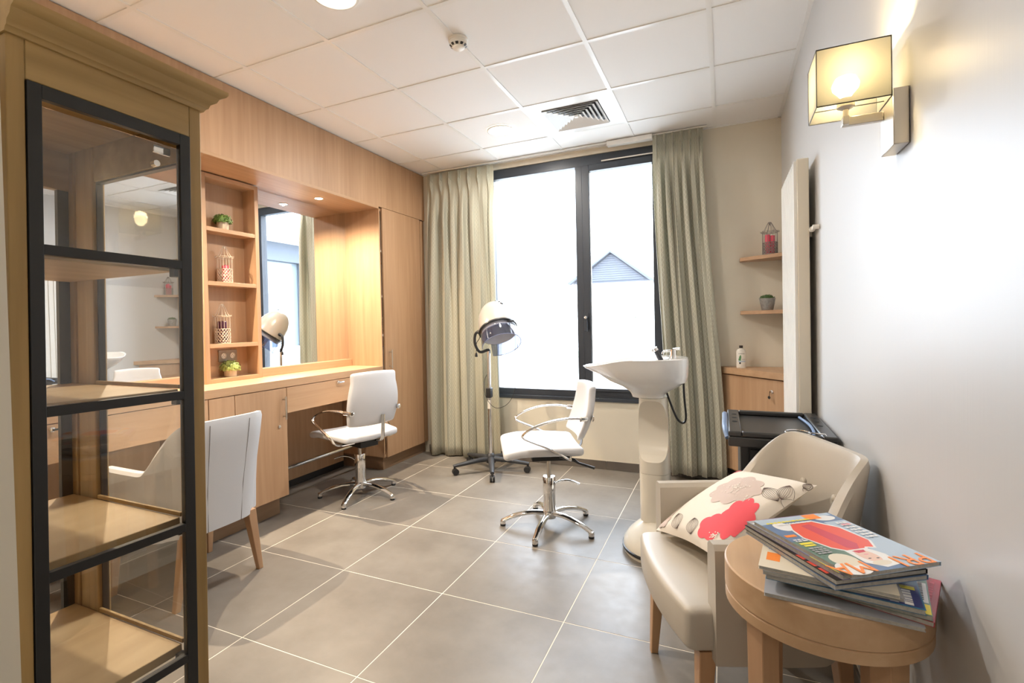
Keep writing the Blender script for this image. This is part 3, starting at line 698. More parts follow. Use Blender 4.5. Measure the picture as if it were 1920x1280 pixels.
# ================================================================== wall lamp
r = thing('wall_lamp', 'lit wall lamp with square grey fabric shade and nickel arm on the right wall', 'lamp', (.399, 1.47, 1.72))
lx0, lx1, ly0, ly1, lz0, lz1 = .216, .367, 1.460, 1.587, 1.786, 1.925
hx, hy = .288, 1.524
box('wall_plate', 'brushed', (.368, .399, 1.455, 1.560, 1.668, 1.800), r, .002)
b = B(); b.box(hx-.007, .3678, 1.530, 1.545, 1.752, 1.774); b.box(hx-.007, hx+.007, hy-.007, 1.5298, 1.752, 1.774); b.build('arm', 'brushed', r, .0015)
b = B(); b.cyl((hx, hy, 1.774), (hx, hy, 1.795), .006, 12); b.lathe([(.008, 0), (.019, .006), (.019, .026), (.013, .028)], (hx, hy, 1.790), 18); b.build('lamp_holder', 'brushed', r)
B().lathe([(.010, 0), (.016, .010), (.028, .024), (.030, .036), (.022, .052), (.001, .061)], (hx, hy, 1.818), 18).build('bulb', 'bulb', r)
sh = B(); cs_ = [(lx0, ly0), (lx1, ly0), (lx1, ly1), (lx0, ly1)]
sh.add([(x, y, z) for z in (lz0, lz1) for x, y in cs_], [(k, (k+1) % 4, 4+(k+1) % 4, 4+k) for k in range(4)])
sh.build('lamp_shade', 'shade', r)
b = B()
for z in (lz0, lz1):
    b.tube([(lx0, ly0, z), (lx1, ly0, z), (lx1, ly1, z), (lx0, ly1, z)], .0016, 6, closed=True)
for x_ in (lx0, lx1):
    b.tube([(x_, ly0, lz0), (x_, ly0, lz1)], .0011, 6); b.tube([(x_, ly1, lz0), (x_, ly1, lz1)], .0011, 6)
b.tube([(lx0, hy, lz0+.010), (lx1, hy, lz0+.010)], .0012, 6)
b.build('shade_trim', 'trim_black', r)

# ================================================================== hairdressing chairs
def salon_chair(label, c, face, seatz, backtop, backtilt, base0, lever_dir, mm='white_leather', handle=True, backb=.035, armz=.12):
    r = thing('salon_chair', label, 'chair', (c[0], c[1], 0), R(face), 'white hairdressing chairs'); k = dict(world=False)
    # base
    for i in range(5):
        a = R(base0-face+72*i); u = Vector((cos(a), sin(a), 0))
        pts = spline([u*.028+Vector((0, 0, .085)), u*.12+Vector((0, 0, .085)), u*.21+Vector((0, 0, .066)), u*.285+Vector((0, 0, .036)), u*.300+Vector((0, 0, .024))], 4)
        b = B(); b.tube(pts, [.021]*4+[.020]*6+[.017]*(len(pts)-11)+[.015], 10, flat=((0, 0, 1), .72)); b.lathe([(.017, 0), (.018, .012), (.013, .026), (.001, .030)], u*.293+Vector((0, 0, .013)), 14)
        l = b.build('base_leg', 'chrome', r, **k); B().lathe([(.016, 0), (.017, .004), (.017, .0125)], u*.293, 14).build('glide', 'black', l, **k)
    B().lathe([(.038, .055), (.042, .065), (.042, .098), (.038, .102), (.038, .19), (.0392, .192), (.0392, .306), (.036, .312), (.013, .313)], (0, 0, 0), 28).build('column', 'chrome', r, **k)
    B().cyl((0, 0, .312), (0, 0, seatz-.105), .0125, 16).build('piston', 'brushed', r, **k)
    u = Vector((cos(R(lever_dir-face)), sin(R(lever_dir-face)), 0))
    B().tube(spline([u*.030+Vector((0, 0, .262)), u*.07+Vector((0, 0, .287)), u*.13+Vector((0, 0, .295)), u*.19+Vector((0, 0, .278))], 5), [.009]*8+[.011]*8, 10, flat=((0, 0, 1), .6)).build('pump_lever', 'chrome', r, **k)
    # seat plate
    B().box(-.13, .11, -.075, .075, seatz-.105, seatz-.058).build('seat_plate', 'black', r, .003, **k)
    # seat
    def sf(x, y, z):
        X = x+.055
        zz = z+.008*cos(pi*(x-.02)/.46)-.012*sm(.12, .235, x)-.020*sm(.10, .23, -x)*0+.010*(y/.25)**2
        return (X, y*(1-.10*sm(.0, .235, -x)), zz+seatz-.026)
    B().rbox((.235, .255, .027), .035, 0, sf, 4, (12, 12, 1), rz=.020).build('seat', mm, r, **k)
    def su(x, y, z): return sf(x, y*.9, z*.15-.030)
    B().rbox((.20, .235, .02), .03, 0, su, 2, (8, 8, 1), rz=.02).build('seat_shell', 'black', r, **k)
    # backrest
    zb = seatz+backb; H = (backtop-zb)/2; zc = zb+H
    def bf(x, y, z):
        t = (z+H)/(2*H); w = .88+.12*sin(pi*min(1, t*1.15+.05))*1.0
        return (x-.185-(backtilt)*t+.030*(y/.21)**2+.018*sin(pi*t)*-1, y*w, z+zc-.010*(y/.21)**2*(1 if t > .5 else -.6)*abs(t-.5)*2)
    B().rbox((.021, .212, H), .02, 0, bf, 3, (2, 12, 14)).build('backrest', mm, r, **k)
    # arms
    for s in (-1, 1):
        b = B(); az = seatz+armz; y = .245*s
        pts = spline([(-.185, .205*s, az+.050), (-.10, .235*s, az+.062), (.02, .262*s, az+.052), (.12, .27*s, az+.020), (.175, .272*s, az-.012), (.182, .272*s, az-.032), (.15, .272*s, az-.052), (.06, .268*s, az-.09), (-.03, .258*s, az-.135), (-.09, .235*s, seatz-.055), (-.10, .11*s, seatz-.060)], 4)
        b.tube(pts, [.0065]*len(pts), 8, flat=((0, 1, 0), 1.9)); b.build('armrest', 'chrome', r, **k)
        b = B(); b.lathe([(.018, 0), (.018, .005), (.010, .010)], (-.212-.25*backtilt, .200*s, az+.050), 14, axis=(-1, .25*s, 0)); b.tube([(-.20-.2*backtilt, .196*s, az+.050), (-.16, .222*s, az+.052)], .010, 8, flat=((0, 0, 1), 1.5)); b.build('arm_bracket', 'chrome', r, **k)
    # back support bars
    for yy in (-.055,):
        pts = spline([(-.04, yy, seatz-.062), (-.17, yy, seatz-.062), (-.212, yy, seatz-.04), (-.222, yy, seatz+.01), (-.222-.2*backtilt, yy, zb+.075)], 4)
        B().tube(pts, .007, 8, flat=((0, 1, 0), 2.4)).build('back_support', 'chrome', r, **k)
    if handle:
        B().tube([(-.05, .12, seatz-.068), (-.13, .17, seatz-.078), (-.15, .18, seatz-.092), (-.235, .225, seatz-.112)], [.007, .010, .007, .008], 10).build('tilt_handle', 'black', r, **k)
    return r
salon_chair('white hairdressing chair in the middle of the room in front of the wash basin', (-1.006, 2.92), -153.2, .530, .895, .085, -88, 5)
salon_chair('white hairdressing chair seen from behind, drawn up to the mirror counter', (-2.51, 2.95), 163, .487, .945, .045, -73, 205, backb=.062, handle=False, armz=.125)

# ================================================================== hood dryer
dx, dy = -1.85, 3.85
r = thing('hood_dryer', 'hooded hair dryer with clear visor on a castor stand before the window', 'hair dryer', (dx, dy, 0))
for i in range(5):
    a = R(-135+72*i); u = Vector((cos(a), sin(a), 0)); o = Vector((dx, dy, 0))
    if i == 3: u = Vector((cos(R(78)), sin(R(78)), 0))*.93
    b = B(); b.tube([o+u*.02+Vector((0, 0, .105)), o+u*.12+Vector((0, 0, .100)), o+u*.30+Vector((0, 0, .080)), o+u*.335+Vector((0, 0, .075))], [.030, .025, .019, .016], 12, flat=((0, 0, 1), .8)); l = b.build('base_arm', 'darkgrey', r)
    t = Vector((-u.y, u.x, 0)).normalized()
    cs = B()
    for s in (-1, 1): cs.lathe([(.024, -.009), (.027, -.007), (.027, .007), (.024, .009)], o+u*.318+Vector((0, 0, .0275))+t*.012*s, 18, axis=t)
    cs.cyl(o+u*.325+Vector((0, 0, .045)), o+u*.325+Vector((0, 0, .072)), .009, 10); cs.build('castor', 'black', l)
B().lathe([(.040, .07), (.042, .10), (.036, .135), (.024, .150), (.018, .152)], (dx, dy, 0), 24).build('base_hub', 'darkgrey', r)
B().lathe([(.0175, .15), (.0175, .66), (.0135, .665), (.0135, 1.03)], (dx, dy, 0), 20).build('pole', 'chrome', r)
B().box(dx-.022, dx+.022, dy-.030, dy+.022, .63, .715).build('height_clamp', 'black', r, .006)
B().box(dx-.012, dx+.014, dy-.0195, dy-.0180, .535, .61).build('pole_sticker', 'plastic_w', r)
hc = Vector((-1.735, 3.80, 1.215)); ax = Vector((-.40, .42, .80)).normalized()
prof = [(.161, -.010), (.164, .0), (.163, .02), (.156, .08), (.142, .14), (.118, .195), (.085, .238), (.048, .262), (.020, .270), (.001, .271)]
B().lathe(prof, hc, 40, axis=ax, cap0=False).build('hood_shell', 'hood', r)
B().lathe([(.158, -.012), (.166, -.010), (.1665, .000), (.164, .003)], hc, 40, axis=ax, cap0=False, cap1=False).build('rim_seal', 'black_gloss', r)
B().lathe([(.150, -.055), (.155, -.045), (.158, -.012)], hc, 40, axis=ax, cap0=False, cap1=False).build('smoked_band', 'smoke', r)
B().lathe([(.149, -.05), (.140, .03), (.10, .11), (.04, .14), (.001, .142)], hc, 32, axis=ax, cap0=False, cap1=False).build('inner_hood', mat('inner_hood_grey', (.78, .78, .82), .6), r)
X_ = (Vector((1, 0, 0))-ax*ax.x).normalized(); Y_ = ax.cross(X_)
rs = []
for k_, (rr_, z_) in enumerate(((.155, -.045), (.160, -.08), (.163, -.12), (.164, -.155))):
    ring_ = []
    for i in range(37):
        a = R(-160)+R(300)*i/36; dip = .0 if k_ < 3 else -.035*(abs(cos(a/2))**2)+.0
        zz = z_
        ring_.append(hc+X_*rr_*cos(a)+Y_*rr_*sin(a)+ax*zz)
    rs.append(ring_)
vz = B().rings(rs, 0, True, False, False, closed=False).build('visor', 'visor', r)
vb = B().tube(rs[-1], .0032, 6)
for q_ in (6, 15, 24, 31): vb.tube([r_[q_] for r_ in rs], .0016, 5)
vb.build('visor_edge', mat('visor_rim', (.16, .18, .30), .3), vz)
f_ = (Vector((.883, -.478, 0))); f_ = (f_-ax*ax.dot(f_)).normalized()
for z_, rr_, s in ((.250, .062, .013), (.222, .094, .008), (.188, .118, .015)):
    p_ = hc+f_*rr_*.98+ax*z_; n_ = (f_*.8+ax*.55).normalized()
    B().lathe([(s, -.006), (s, .008), (s*.8, .012), (.001, .012)], p_, 16, axis=n_).build('control_knob', 'black', r)
p_ = hc+(f_*.164)-ax*.028
B().tube([p_+Vector((-.03, 0, .0)), p_+Vector((.03, .006, .004))], .007, 8).build('vent_latch', 'black', r)
yk = B(); L0 = hc-X_*.168+ax*.05
yk.tube(spline([L0+Vector((0, 0, .01)), L0+Vector((-.035, 0, -.02)), L0+Vector((-.04, 0, -.10)), L0+Vector((.0, .01, -.17)), Vector((dx, dy, 1.04)), Vector((dx, dy, .99))], 5), .012, 10)
yk.lathe([(.016, -.01), (.016, .012)], L0, 14, axis=-X_); yk.build('yoke', 'black', r)
kb = B(); kb.tube(spline([hc+ax*.268+f_*.03, hc+ax*.23-X_*.09+f_*.03, hc+ax*.10-X_*.165+f_*.03, hc-ax*.01-X_*.185+f_*.02, Vector((dx-.085, dy-.06, 1.10)), Vector((dx-.09, dy-.06, 1.02))], 6), .0032, 6)
kb.build('power_cord', 'black', r)
B().lathe([(.004, .03), (.010, .02), (.013, 0), (.012, -.006)], (dx-.09, dy-.06, .99), 12).build('plug', 'black', r)
B().tube(spline([(dx-.01, dy-.02, .83), (dx-.030, dy-.03, .78), (dx-.026, dy-.04, .68), (dx+.02, dy-.06, .60), (dx+.10, dy-.07, .555), (dx+.20, dy-.06, .60), (dx+.255, dy-.04, .72), (dx+.27, dy-.03, .92), (dx+.285, dy-.03, 1.10)], 7), .0022, 6).build('flex_cable', 'black', r)

# ================================================================== wash basin
bx0, by0 = -.42, 2.85
r = thing('wash_basin', 'white ceramic backwash basin on a cream curved pedestal before the right curtain', 'basin', (-.36, 2.85, 0))
def outline(x0, x1, hw, z, n=48, p=2.6, tipdrop=0, cx=None, rx=None):
    out = []; c = (x0+x1)/2; a_ = (x1-x0)/2
    for i in range(n):
        t = 2*pi*i/n; ct, st = cos(t), sin(t); q = p if ct > 0 else 2.0
        X = c+a_*math.copysign(abs(ct)**(2/q), ct); Y = hw*math.copysign(abs(st)**(2/p), st)
        s_ = sm(.10, -.33, X)*1.0
        wy = 1-.25*sm(-.10, -.33, X)
        zz = z-tipdrop*sm(-.02, -.33, X)
        out.append((bx0+X, by0+Y*wy, zz))
    return out
def sm2(a, b, x): return sm(a, b, x) if b > a else 1-sm(b, a, x)
_sm = sm
def sm(a, b, x):
    if b < a:
        t = max(0, min(1, (a-x)/(a-b))); return t*t*(3-2*t)
    t = max(0, min(1, (x-a)/(b-a))); return t*t*(3-2*t)
rs = [outline(-.055, .115, .075, .843), outline(-.06, .12, .08, .858), outline(-.07, .14, .10, .875), outline(-.11, .19, .135, .903), outline(-.18, .232, .175, .932), outline(-.235, .240, .195, .965, tipdrop=.0), outline(-.29, .242, .21, 1.015, tipdrop=.03), outline(-.325, .242, .218, 1.050, tipdrop=.045), outline(-.330, .240, .220, 1.057, tipdrop=.046), outline(-.325, .236, .214, 1.0600, tipdrop=.046),
      outline(-.308, .140, .196, 1.056, tipdrop=.046, p=2.4), outline(-.29, .128, .180, 1.035, tipdrop=.05, p=2.4), outline(-.235, .105, .15, .995, tipdrop=.03, p=2.3), outline(-.15, .085, .11, .963, p=2.1), outline(-.06, .05, .05, .948, p=2), outline(-.02, .02, .018, .945, p=2)]
B().rings(rs).build('bowl', 'ceramic', r)
B().lathe([(.020, 0), (.022, .002), (.012, .003)], (bx0, by0, .9455), 18).build('drain', 'chrome', r)
def rrect(cx, cy, hx, y0, y1, z, p=3.2, n=36):
    out = []; hy = (y1-y0)/2; cy_ = cy+(y0+y1)/2
    for i in range(n):
        t = 2*pi*i/n; out.append((cx+hx*math.copysign(abs(cos(t))**(2/p), cos(t)), cy_+hy*math.copysign(abs(sin(t))**(2/p), sin(t)), z))
    return out
px, py = -.362, 2.86
prs = [rrect(px, py, .078, -.10, .09, .170), rrect(px, py, .079, -.10, .09, .30), rrect(px, py, .080, -.10, .09, .432)]
B().rings(prs).build('pedestal_foot', 'cream_plastic', r)
prs = [rrect(px-.004*k_/8, py, .080-.0075*sm(.5, 1, k_/8), -.10, .09-.01*k_/8, .4335+.0498*k_*1.025) for k_ in range(9)]
pb_ = B().rings(prs).build('pedestal_body', 'cream_plastic', r)
ct = B().cyl((px-.3-r.location.x, py-.302-r.location.y, .665), (px+.3-r.location.x, py-.302-r.location.y, .665), .262, 96).build('cutter', 'cream_plastic', r, world=False)
bm_ = pb_.modifiers.new('b', 'BOOLEAN'); bm_.object = ct; bm_.operation = 'DIFFERENCE'; bm_.solver = 'EXACT'
me_ = bpy.data.meshes.new_from_object(pb_.evaluated_get(bpy.context.evaluated_depsgraph_get())); pb_.modifiers.clear(); pb_.data = me_; bpy.data.objects.remove(ct); me_.set_sharp_from_angle(angle=R(25))
def foot(z, k, n=40): return [(px+.0+.195*k*cos(2*pi*i/n)*(1)+.02, 2.84+.225*k*sin(2*pi*i/n), z) for i in range(n)]
B().rings([foot(.036, .99), foot(.060, .97), foot(.10, .82), foot(.135, .63), foot(.160, .47), foot(.172, .40)]).build('base_shell', 'cream_plastic', r)
B().rings([foot(.018, 1.0), foot(.022, 1.02), foot(.034, 1.02), foot(.0358, .99)]).build('bumper', 'black', r)
B().rings([foot(.001, .97), foot(.0178, .98)]).build('base_plate', 'cream_plastic', r)
f = B(); f.cyl((bx0+.165, by0-.01, 1.054), (bx0+.165, by0-.01, 1.075), .017, 18); f.cyl((bx0+.165, by0-.01, 1.073), (bx0+.165, by0-.01, 1.105), .015, 18)
f.tube([(bx0+.165, by0-.01, 1.098), (bx0+.12, by0-.02, 1.096), (bx0+.112, by0-.02, 1.088), (bx0+.112, by0-.02, 1.080)], .006, 10); f.tube([(bx0+.165, by0-.01, 1.106), (bx0+.20, by0-.02, 1.110)], .006, 8)
f.build('mixer_tap', 'chrome', r)
f = B(); f.cyl((bx0+.112, by0-.10, 1.052), (bx0+.087, by0-.115, 1.105), .013, 14, r2=.012); f.build('spray_handle', 'darkgrey', r)
f = B(); f.cyl((bx0+.0875, by0-.115, 1.1045), (bx0+.080, by0-.119, 1.120), .0145, 14); f.cyl((bx0+.082, by0-.118, 1.108), (bx0+.068, by0-.126, 1.104), .007, 12); f.build('spray_head', 'chrome', r)
B().tube(spline([(bx0+.125, by0+.02, .865), (bx0+.145, by0+.03, .80), (bx0+.175, by0+.03, .725), (bx0+.205, by0+.03, .700), (bx0+.222, by0+.03, .73), (bx0+.215, by0+.03, .84), (bx0+.212, by0+.03, .935)], 7), .0058, 8).build('water_hose', 'black', r)

# ================================================================== armchairs
def armchair(label, c, face, mm, legm, ztop=.85, arm=.645, button=True, group='upholstered armchairs'):
    r = thing('armchair', label, 'armchair', (c[0], c[1], 0), R(face), group); k = dict(world=False)
    # seat cushion, tapered, bowed front
    def sf(x, y, z):
        X = x+.02+.030*(1-(y/.27)**2)*sm(.1, .27, x); return (X, y*(1-.02)*(1-.42*sm(.0, -.26, x)), z+.395+.010*(1-(x/.27)**2)*(1-(y/.27)**2)*(1 if z > 0 else 0)-.0*x)
    B().rbox((.255, .275, .062), .028, 0, sf, 3, (10, 10, 2), rz=.020).build('seat', mm, r, **k)
    # shell of back and arms
    path = [(.205, .262), (.12, .264), (.03, .266), (-.05, .265), (-.12, .259), (-.175, .244), (-.215, .216), (-.238, .165), (-.243, .10), (-.244, .04)]
    path = spline([(a, b, 0) for a, b in path], 4); path = [(p.x, p.y) for p in path]; path += [(x, -y) for x, y in reversed(path)]
    rs = []; N = len(path)
    for i, (x, y) in enumerate(path):
        a = Vector(path[min(i+1, N-1)])-Vector(path[max(i-1, 0)]); a = Vector((a.x, a.y)).normalized(); out = Vector((a.y, -a.x))
        if out.dot(Vector((x, y))) < 0: out = -out
        t = sm(-.075, -.225, x); top = arm+(ztop-arm)*t; th_ = .060-.022*t
        lean = .045*t; flare = 1-.12*0
        prof = []
        for (u_, v_) in ((-.5, 0), (-.5, .35), (-.5, .8), (-.46, .96), (-.25, 1), (.25, 1), (.46, .96), (.5, .8), (.5, .35), (.5, 0)):
            zz = .315+(top-.315)*v_; l = lean*max(0, (zz-.45)/(ztop-.45))-(.02*(1-v_) if t > .5 else 0)
            shrink = (1-.26*t*(1-v_))*(1-.10*t*v_)
            prof.append((x+out.x*(u_*th_)-l*(1 if x < 0 else 0)*t, (y+out.y*(u_*th_))*shrink, zz))
        rs.append(prof)
    b = B(); b.rings(rs, 0, True, False, False, closed=True)
    for e, rev in ((rs[0], False), (rs[-1], True)): b.add(e, [tuple(range(len(e))) if rev else tuple(range(len(e)))[::-1]], 0)
    sh_ = b.build('backrest', mm, r, **k)
    # seams down the outside of the back
    for s in (-1, 1):
        pts = []
        ii = min(range(N), key=lambda i: abs(path[i][0]+.238)+abs(path[i][1]-s*.115))
        pts = [Vector(rs[ii][q]) for q in (9, 8, 7, 6)]
        B().tube(spline(pts, 6), .0016, 6).build('seam', 'seam', sh_, **k)
    if button:
        for yy in (-.085, .085):
            B().lathe([(.013, -.002), (.012, .004), (.006, .007), (.001, .0075)], (-.243, yy, .70), 16, axis=(1, 0, .12)).build('button', mm, sh_, **k)
    # legs
    for lx, ly, ox, oy in ((.215, .235, .02, .01), (.215, -.235, .02, -.01), (-.20, .165, -.0, .055), (-.20, -.165, -.0, -.055)):
        ex, ey = lx+ox, ly+oy
        rr0, rr1 = .024, .013
        B().rings([[(ex-rr1, ey-rr1, .001), (ex+rr1, ey-rr1, .001), (ex+rr1, ey+rr1, .001), (ex-rr1, ey+rr1, .001)], [(lx-rr0, ly-rr0, .332), (lx+rr0, ly-rr0, .332), (lx+rr0, ly+rr0, .332), (lx-rr0, ly+rr0, .332)]], 0, False).build('leg', legm, r, .003, **k)
    return r
armchair('taupe leatherette armchair with floral cushion in the right foreground beside the round table', (.048, 1.812), 180+22.3, 'taupe_leather', 'beech_z')
armchair('pale grey leatherette armchair seen from behind, partly hidden by the glazed cabinet', (-2.46, 1.627), 180, 'grey_leather', 'beech_z', ztop=.845, arm=.630, button=False)

# cushion ------------------------------------------------------------
CA, CBp, CC = Vector((-.215, 1.895, .475)), Vector((.045, 2.165, .645)), Vector((.255, 1.87, .705)); CD = CA+CC-CBp
ex_ = (CD-CA); ey_ = (CBp-CA); wX, wY = ex_.length, ey_.length; ex_.normalize(); ey_ = (ey_-ex_*ex_.dot(ey_)).normalized(); ez_ = ex_.cross(ey_)
if ez_.z < 0: ez_ = -ez_
cc = (CA+CC)/2
def cushion_pt(u, v, side):      # u,v in -1..1
    t = ((1-u**2)*(1-v**2))**.42*.058 if abs(u) < 1 and abs(v) < 1 else 0
    pin = 1-.07*(1-abs(v)**1.5)*abs(u)**3; pin2 = 1-.07*(1-abs(u)**1.5)*abs(v)**3
    w = .004*sin(5*u+3*v)*(1-u*u)*(1-v*v)
    return cc+ex_*(u*wX/2*1.02*pin)+ey_*(v*wY/2*1.02*pin2)+ez_*(side*t*(1 if side > 0 else .55)+w+.020)
rcu = thing('cushion', 'cream scatter cushion with coral and mauve flower print on the taupe armchair', 'cushion', tuple(cc))
b = B(); n = 26
for side in (1, -1):
    vs = [cushion_pt(-1+2*i/n, -1+2*j/n, side) for j in range(n+1) for i in range(n+1)]
    fs = [(j*(n+1)+i, j*(n+1)+i+1, (j+1)*(n+1)+i+1, (j+1)*(n+1)+i) for j in range(n) for i in range(n)]
    if side < 0: fs = [f[::-1] for f in fs]
    b.add(vs, fs, 0, True)
b.build('cover', 'cush', rcu)
def cpt(u, v, h=.0012): return cushion_pt(u, v, 1)+ez_*h
def blob(cu, cv, ru, rv, n, wav, ph, mi, bb, rot=0, h=.0012, rings_=6):
    vs = [cpt(cu, cv, h)]; pts = 48
    for k in range(1, rings_+1):
        for i in range(pts):
            a = 2*pi*i/pts; q = k/rings_*(1+wav*(abs(sin(n*a/2+ph))-.5)); x_, y_ = ru*q*cos(a), rv*q*sin(a)
            u_, v_ = cu+x_*cos(rot)-y_*sin(rot), cv+x_*sin(rot)+y_*cos(rot); vs.append(cpt(max(-.97, min(.97, u_)), max(-.97, min(.97, v_)), h))
    fs = [(0, 1+i, 1+(i+1) % pts) for i in range(pts)]
    for k in range(rings_-1):
        for i in range(pts): j = (i+1) % pts; fs.append((1+k*pts+i, 1+(k+1)*pts+i, 1+(k+1)*pts+j, 1+k*pts+j))
    bb.add(vs, fs, mi, True)
pb = B()
blob(.10, .20, .50, .40, 9, .20, .3, 1, pb); blob(.74, -.30, .25, .42, 8, .2, 1, 0, pb, .2); blob(.50, -.66, .26, .24, 5, .22, .4, 0, pb)
blob(-.86, .86, .12, .12, 5, .3, 0, 0, pb) if False else None
blob(-.88, .88, .10, .09, 5, .2, 0, 0, pb); blob(-.84, -.84, .15, .13, 5, .3, .2, 1, pb); blob(-.82, -.58, .08, .12, 4, .3, .2, 2, pb)
rnd = random.Random(4)
for k in range(90):
    a = rnd.uniform(0, 6.28); q = abs(rnd.gauss(0, .17)); blob(.12+q*cos(a), .22+q*sin(a)*.8, rnd.uniform(.006, .016), rnd.uniform(.006, .014), 3, 0, 0, 3, pb, 0, .0026, 1)
for k in range(34):
    a = rnd.uniform(0, 6.28); q = abs(rnd.gauss(0, .06)); blob(.70+q*cos(a), -.76+q*sin(a)*.7, rnd.uniform(.006, .014), rnd.uniform(.006, .012), 3, 0, 0, 3, pb, 0, .0026, 1)
def bud(cu, cv, l, w, ang, tail=.12):
    for k in range(-4, 5):
        pts = []
        for i in range(13):
            t = i/12; x_ = l*t; y_ = w*(k/4)*sin(pi*t)**.8; pts.append(cpt(cu+x_*cos(ang)-y_*sin(ang), cv+x_*sin(ang)+y_*cos(ang), .0018))
        pb.tube(pts, .0005, 4, 4)
    pts = [cpt(cu-tail*t*cos(ang+.5*t), cv-tail*t*sin(ang+.5*t), .0018) for t in (0, .3, .6, 1)]; pb.tube(pts, .0007, 4, 4)
bud(-.28, -.93, .38, .13, 2.35, 0); bud(.16, -.93, .34, .13, 2.1, 0); bud(.95, .34, .42, .12, 2.9, .0); bud(.95, .40, .34, .12, 2.0, .1); bud(.97, .80, .15, .06, 1.6, .05)
pb.build('flower_print', ['f_coral', 'f_mauve', 'f_mauve2', 'cush', 'f_line'], rcu, props={'kind': 'stuff'})

# ================================================================== round table and magazines
tx, ty, tr_, tz = .190, 1.308, .197, .700
r = thing('side_table', 'round beech side table stacked with magazines in the right foreground', 'table', (tx, ty, 0))
B().lathe([(tr_-.003, .636), (tr_, .639), (tr_, .697), (tr_-.003, tz), (.001, tz)], (tx, ty, 0), 64).build('tabletop', 'beech', r)
B().lathe([(tr_-.006, .609), (tr_-.001, .611), (tr_-.001, .633), (tr_-.004, .6355)], (tx, ty, 0), 64).build('apron_ring', 'beech', r)
for k_ in range(4):
    a = R(218+90*k_); c = Vector((tx+.155*cos(a), ty+.155*sin(a), 0)); e1 = Vector((cos(a), sin(a), 0))*.022; e2 = Vector((-sin(a), cos(a), 0))*.024
    f_ = lambda z, s: [c+(e1*p+e2*q_)*s+Vector((0, 0, z)) for p, q_ in ((-1, -1), (1, -1), (1, 1), (-1, 1))]
    B().rings([f_(.001, .8), f_(.608, 1)], 0, False).build('leg', 'beech_z', r, .002)
# magazines: (centre x, y, angle of the long axis, long, short, z, thickness, cover mat, label)
MZ = [tz+.0006]
def magazine(cx, cy, ang, L_, W_, th_, cov, lab, art=None, spine=1):
    cx, cy, L_, W_ = cx*.945, cy*.945, L_*.945, W_*.945; z0 = MZ[0]; MZ[0] += th_+.0006
    t = thing('magazine', lab, 'magazine', (cx, cy, z0), ang, 'magazines on the round table')
    k = dict(world=False)
    B().box(-L_/2+.0015, L_/2-.0015, -W_/2+.0008, W_/2-.0015, .0006, th_-.0006).build('pages', 'paper', t, **k)
    cvb = B(); cvb.box(-L_/2, L_/2, -W_/2, W_/2, th_-.0006, th_); cvb.box(-L_/2, L_/2, -W_/2, W_/2, 0, .0006); cvb.box(-L_/2, L_/2, (W_/2 if spine > 0 else -W_/2-.0008), (W_/2+.0008 if spine > 0 else -W_/2), 0, th_); cvb.build('cover', cov, t, **k)
    if art:
        ab = B(); ms = []
        for q, (poly, m_) in enumerate(art):
            if m_ not in ms: ms.append(m_)
            ab.add([(u_*L_-L_/2, v_*W_-W_/2, th_+.00015+.00002*q) for u_, v_ in poly], [tuple(range(len(poly)))], ms.index(m_))
        ab.build('cover_print', ms, t, props={'kind': 'stuff'}, **k)
    return t, th_
def rect(u0, v0, u1, v1): return [(u0, v0), (u1, v0), (u1, v1), (u0, v1)]
def ell(cu, cv, a, b_, n_=20, rot=0): return [(cu+a*cos(2*pi*i/n_)*cos(rot)-b_*sin(2*pi*i/n_)*sin(rot), cv+a*cos(2*pi*i/n_)*sin(rot)+b_*sin(2*pi*i/n_)*cos(rot)) for i in range(n_)]
def lines(u0, v0, u1, v1, nrow, m_, seed):
    rr = random.Random(seed); out = []
    for k in range(nrow):
        ua = u0+(u1-u0)*k/nrow; ub = ua+(u1-u0)/nrow*.62; v = v0
        while v < v1-.01:
            w_ = rr.uniform(.02, .06); out.append((rect(ua, v, ub, min(v+w_, v1)), m_)); v += w_+.012
    return out
aB = R(-6)
magazine(.215, 1.285, aB, .270, .200, .007, 'p_grey', 'bottom magazine of the pile, grey edged, lying on the table top')
magazine(.262, 1.322, R(-20), .270, .205, .009, 'p_dkred', 'dark red magazine low in the pile sticking out furthest to the right', lines(.80, .05, .98, .9, 4, 'p_deepred', 3))
magazine(.244, 1.312, R(-13), .270, .205, .009, 'p_green', 'green and white magazine low in the pile with a yellow block at its right corner', [(rect(.86, .02, .995, .22), 'p_yellow'), (rect(.80, .25, .99, .7), 'p_white')]+lines(.86, .3, .98, .7, 3, 'p_black', 8))
magazine(.224, 1.298, R(-9), .270, .200, .010, 'p_teal', 'teal and navy magazine in the middle of the pile, white headline at its right end', [(rect(.0, .45, .30, .62), 'p_orange'), (rect(.0, .62, .2, .9), 'p_white'), (rect(.60, .02, .99, .5), 'p_navy')]+lines(.80, .04, .97, .36, 2, 'p_white', 5)+[(rect(.86, .38, .97, .46), 'p_yellow')])
magazine(.200, 1.302, R(-5), .245, .195, .007, 'p_grey', 'thin grey magazine in the middle of the pile under the cream one')
magazine(.196, 1.300, R(-8), .245, .195, .007, 'p_cream', 'cream magazine with orange block poking out on the left of the pile', [(rect(.05, .20, .16, .42), 'p_orange'), (rect(.05, .5, .12, .7), 'p_white')]+lines(.055, .5, .12, .7, 4, 'p_grey', 2))
aA = atan2(-.22, .155)
magazine(.208, 1.336, aA-R(2), .278, .215, .009, 'p_blue', 'slim blue edged magazine, lowest of the upper askew stack', None)
magazine(.207, 1.338, aA-R(1), .278, .215, .009, 'p_black', 'black magazine with red lettering along its left edge in the upper stack', [(rect(.60+.11*k_, .012, .68+.11*k_, .05), 'p_red') for k_ in range(3)])
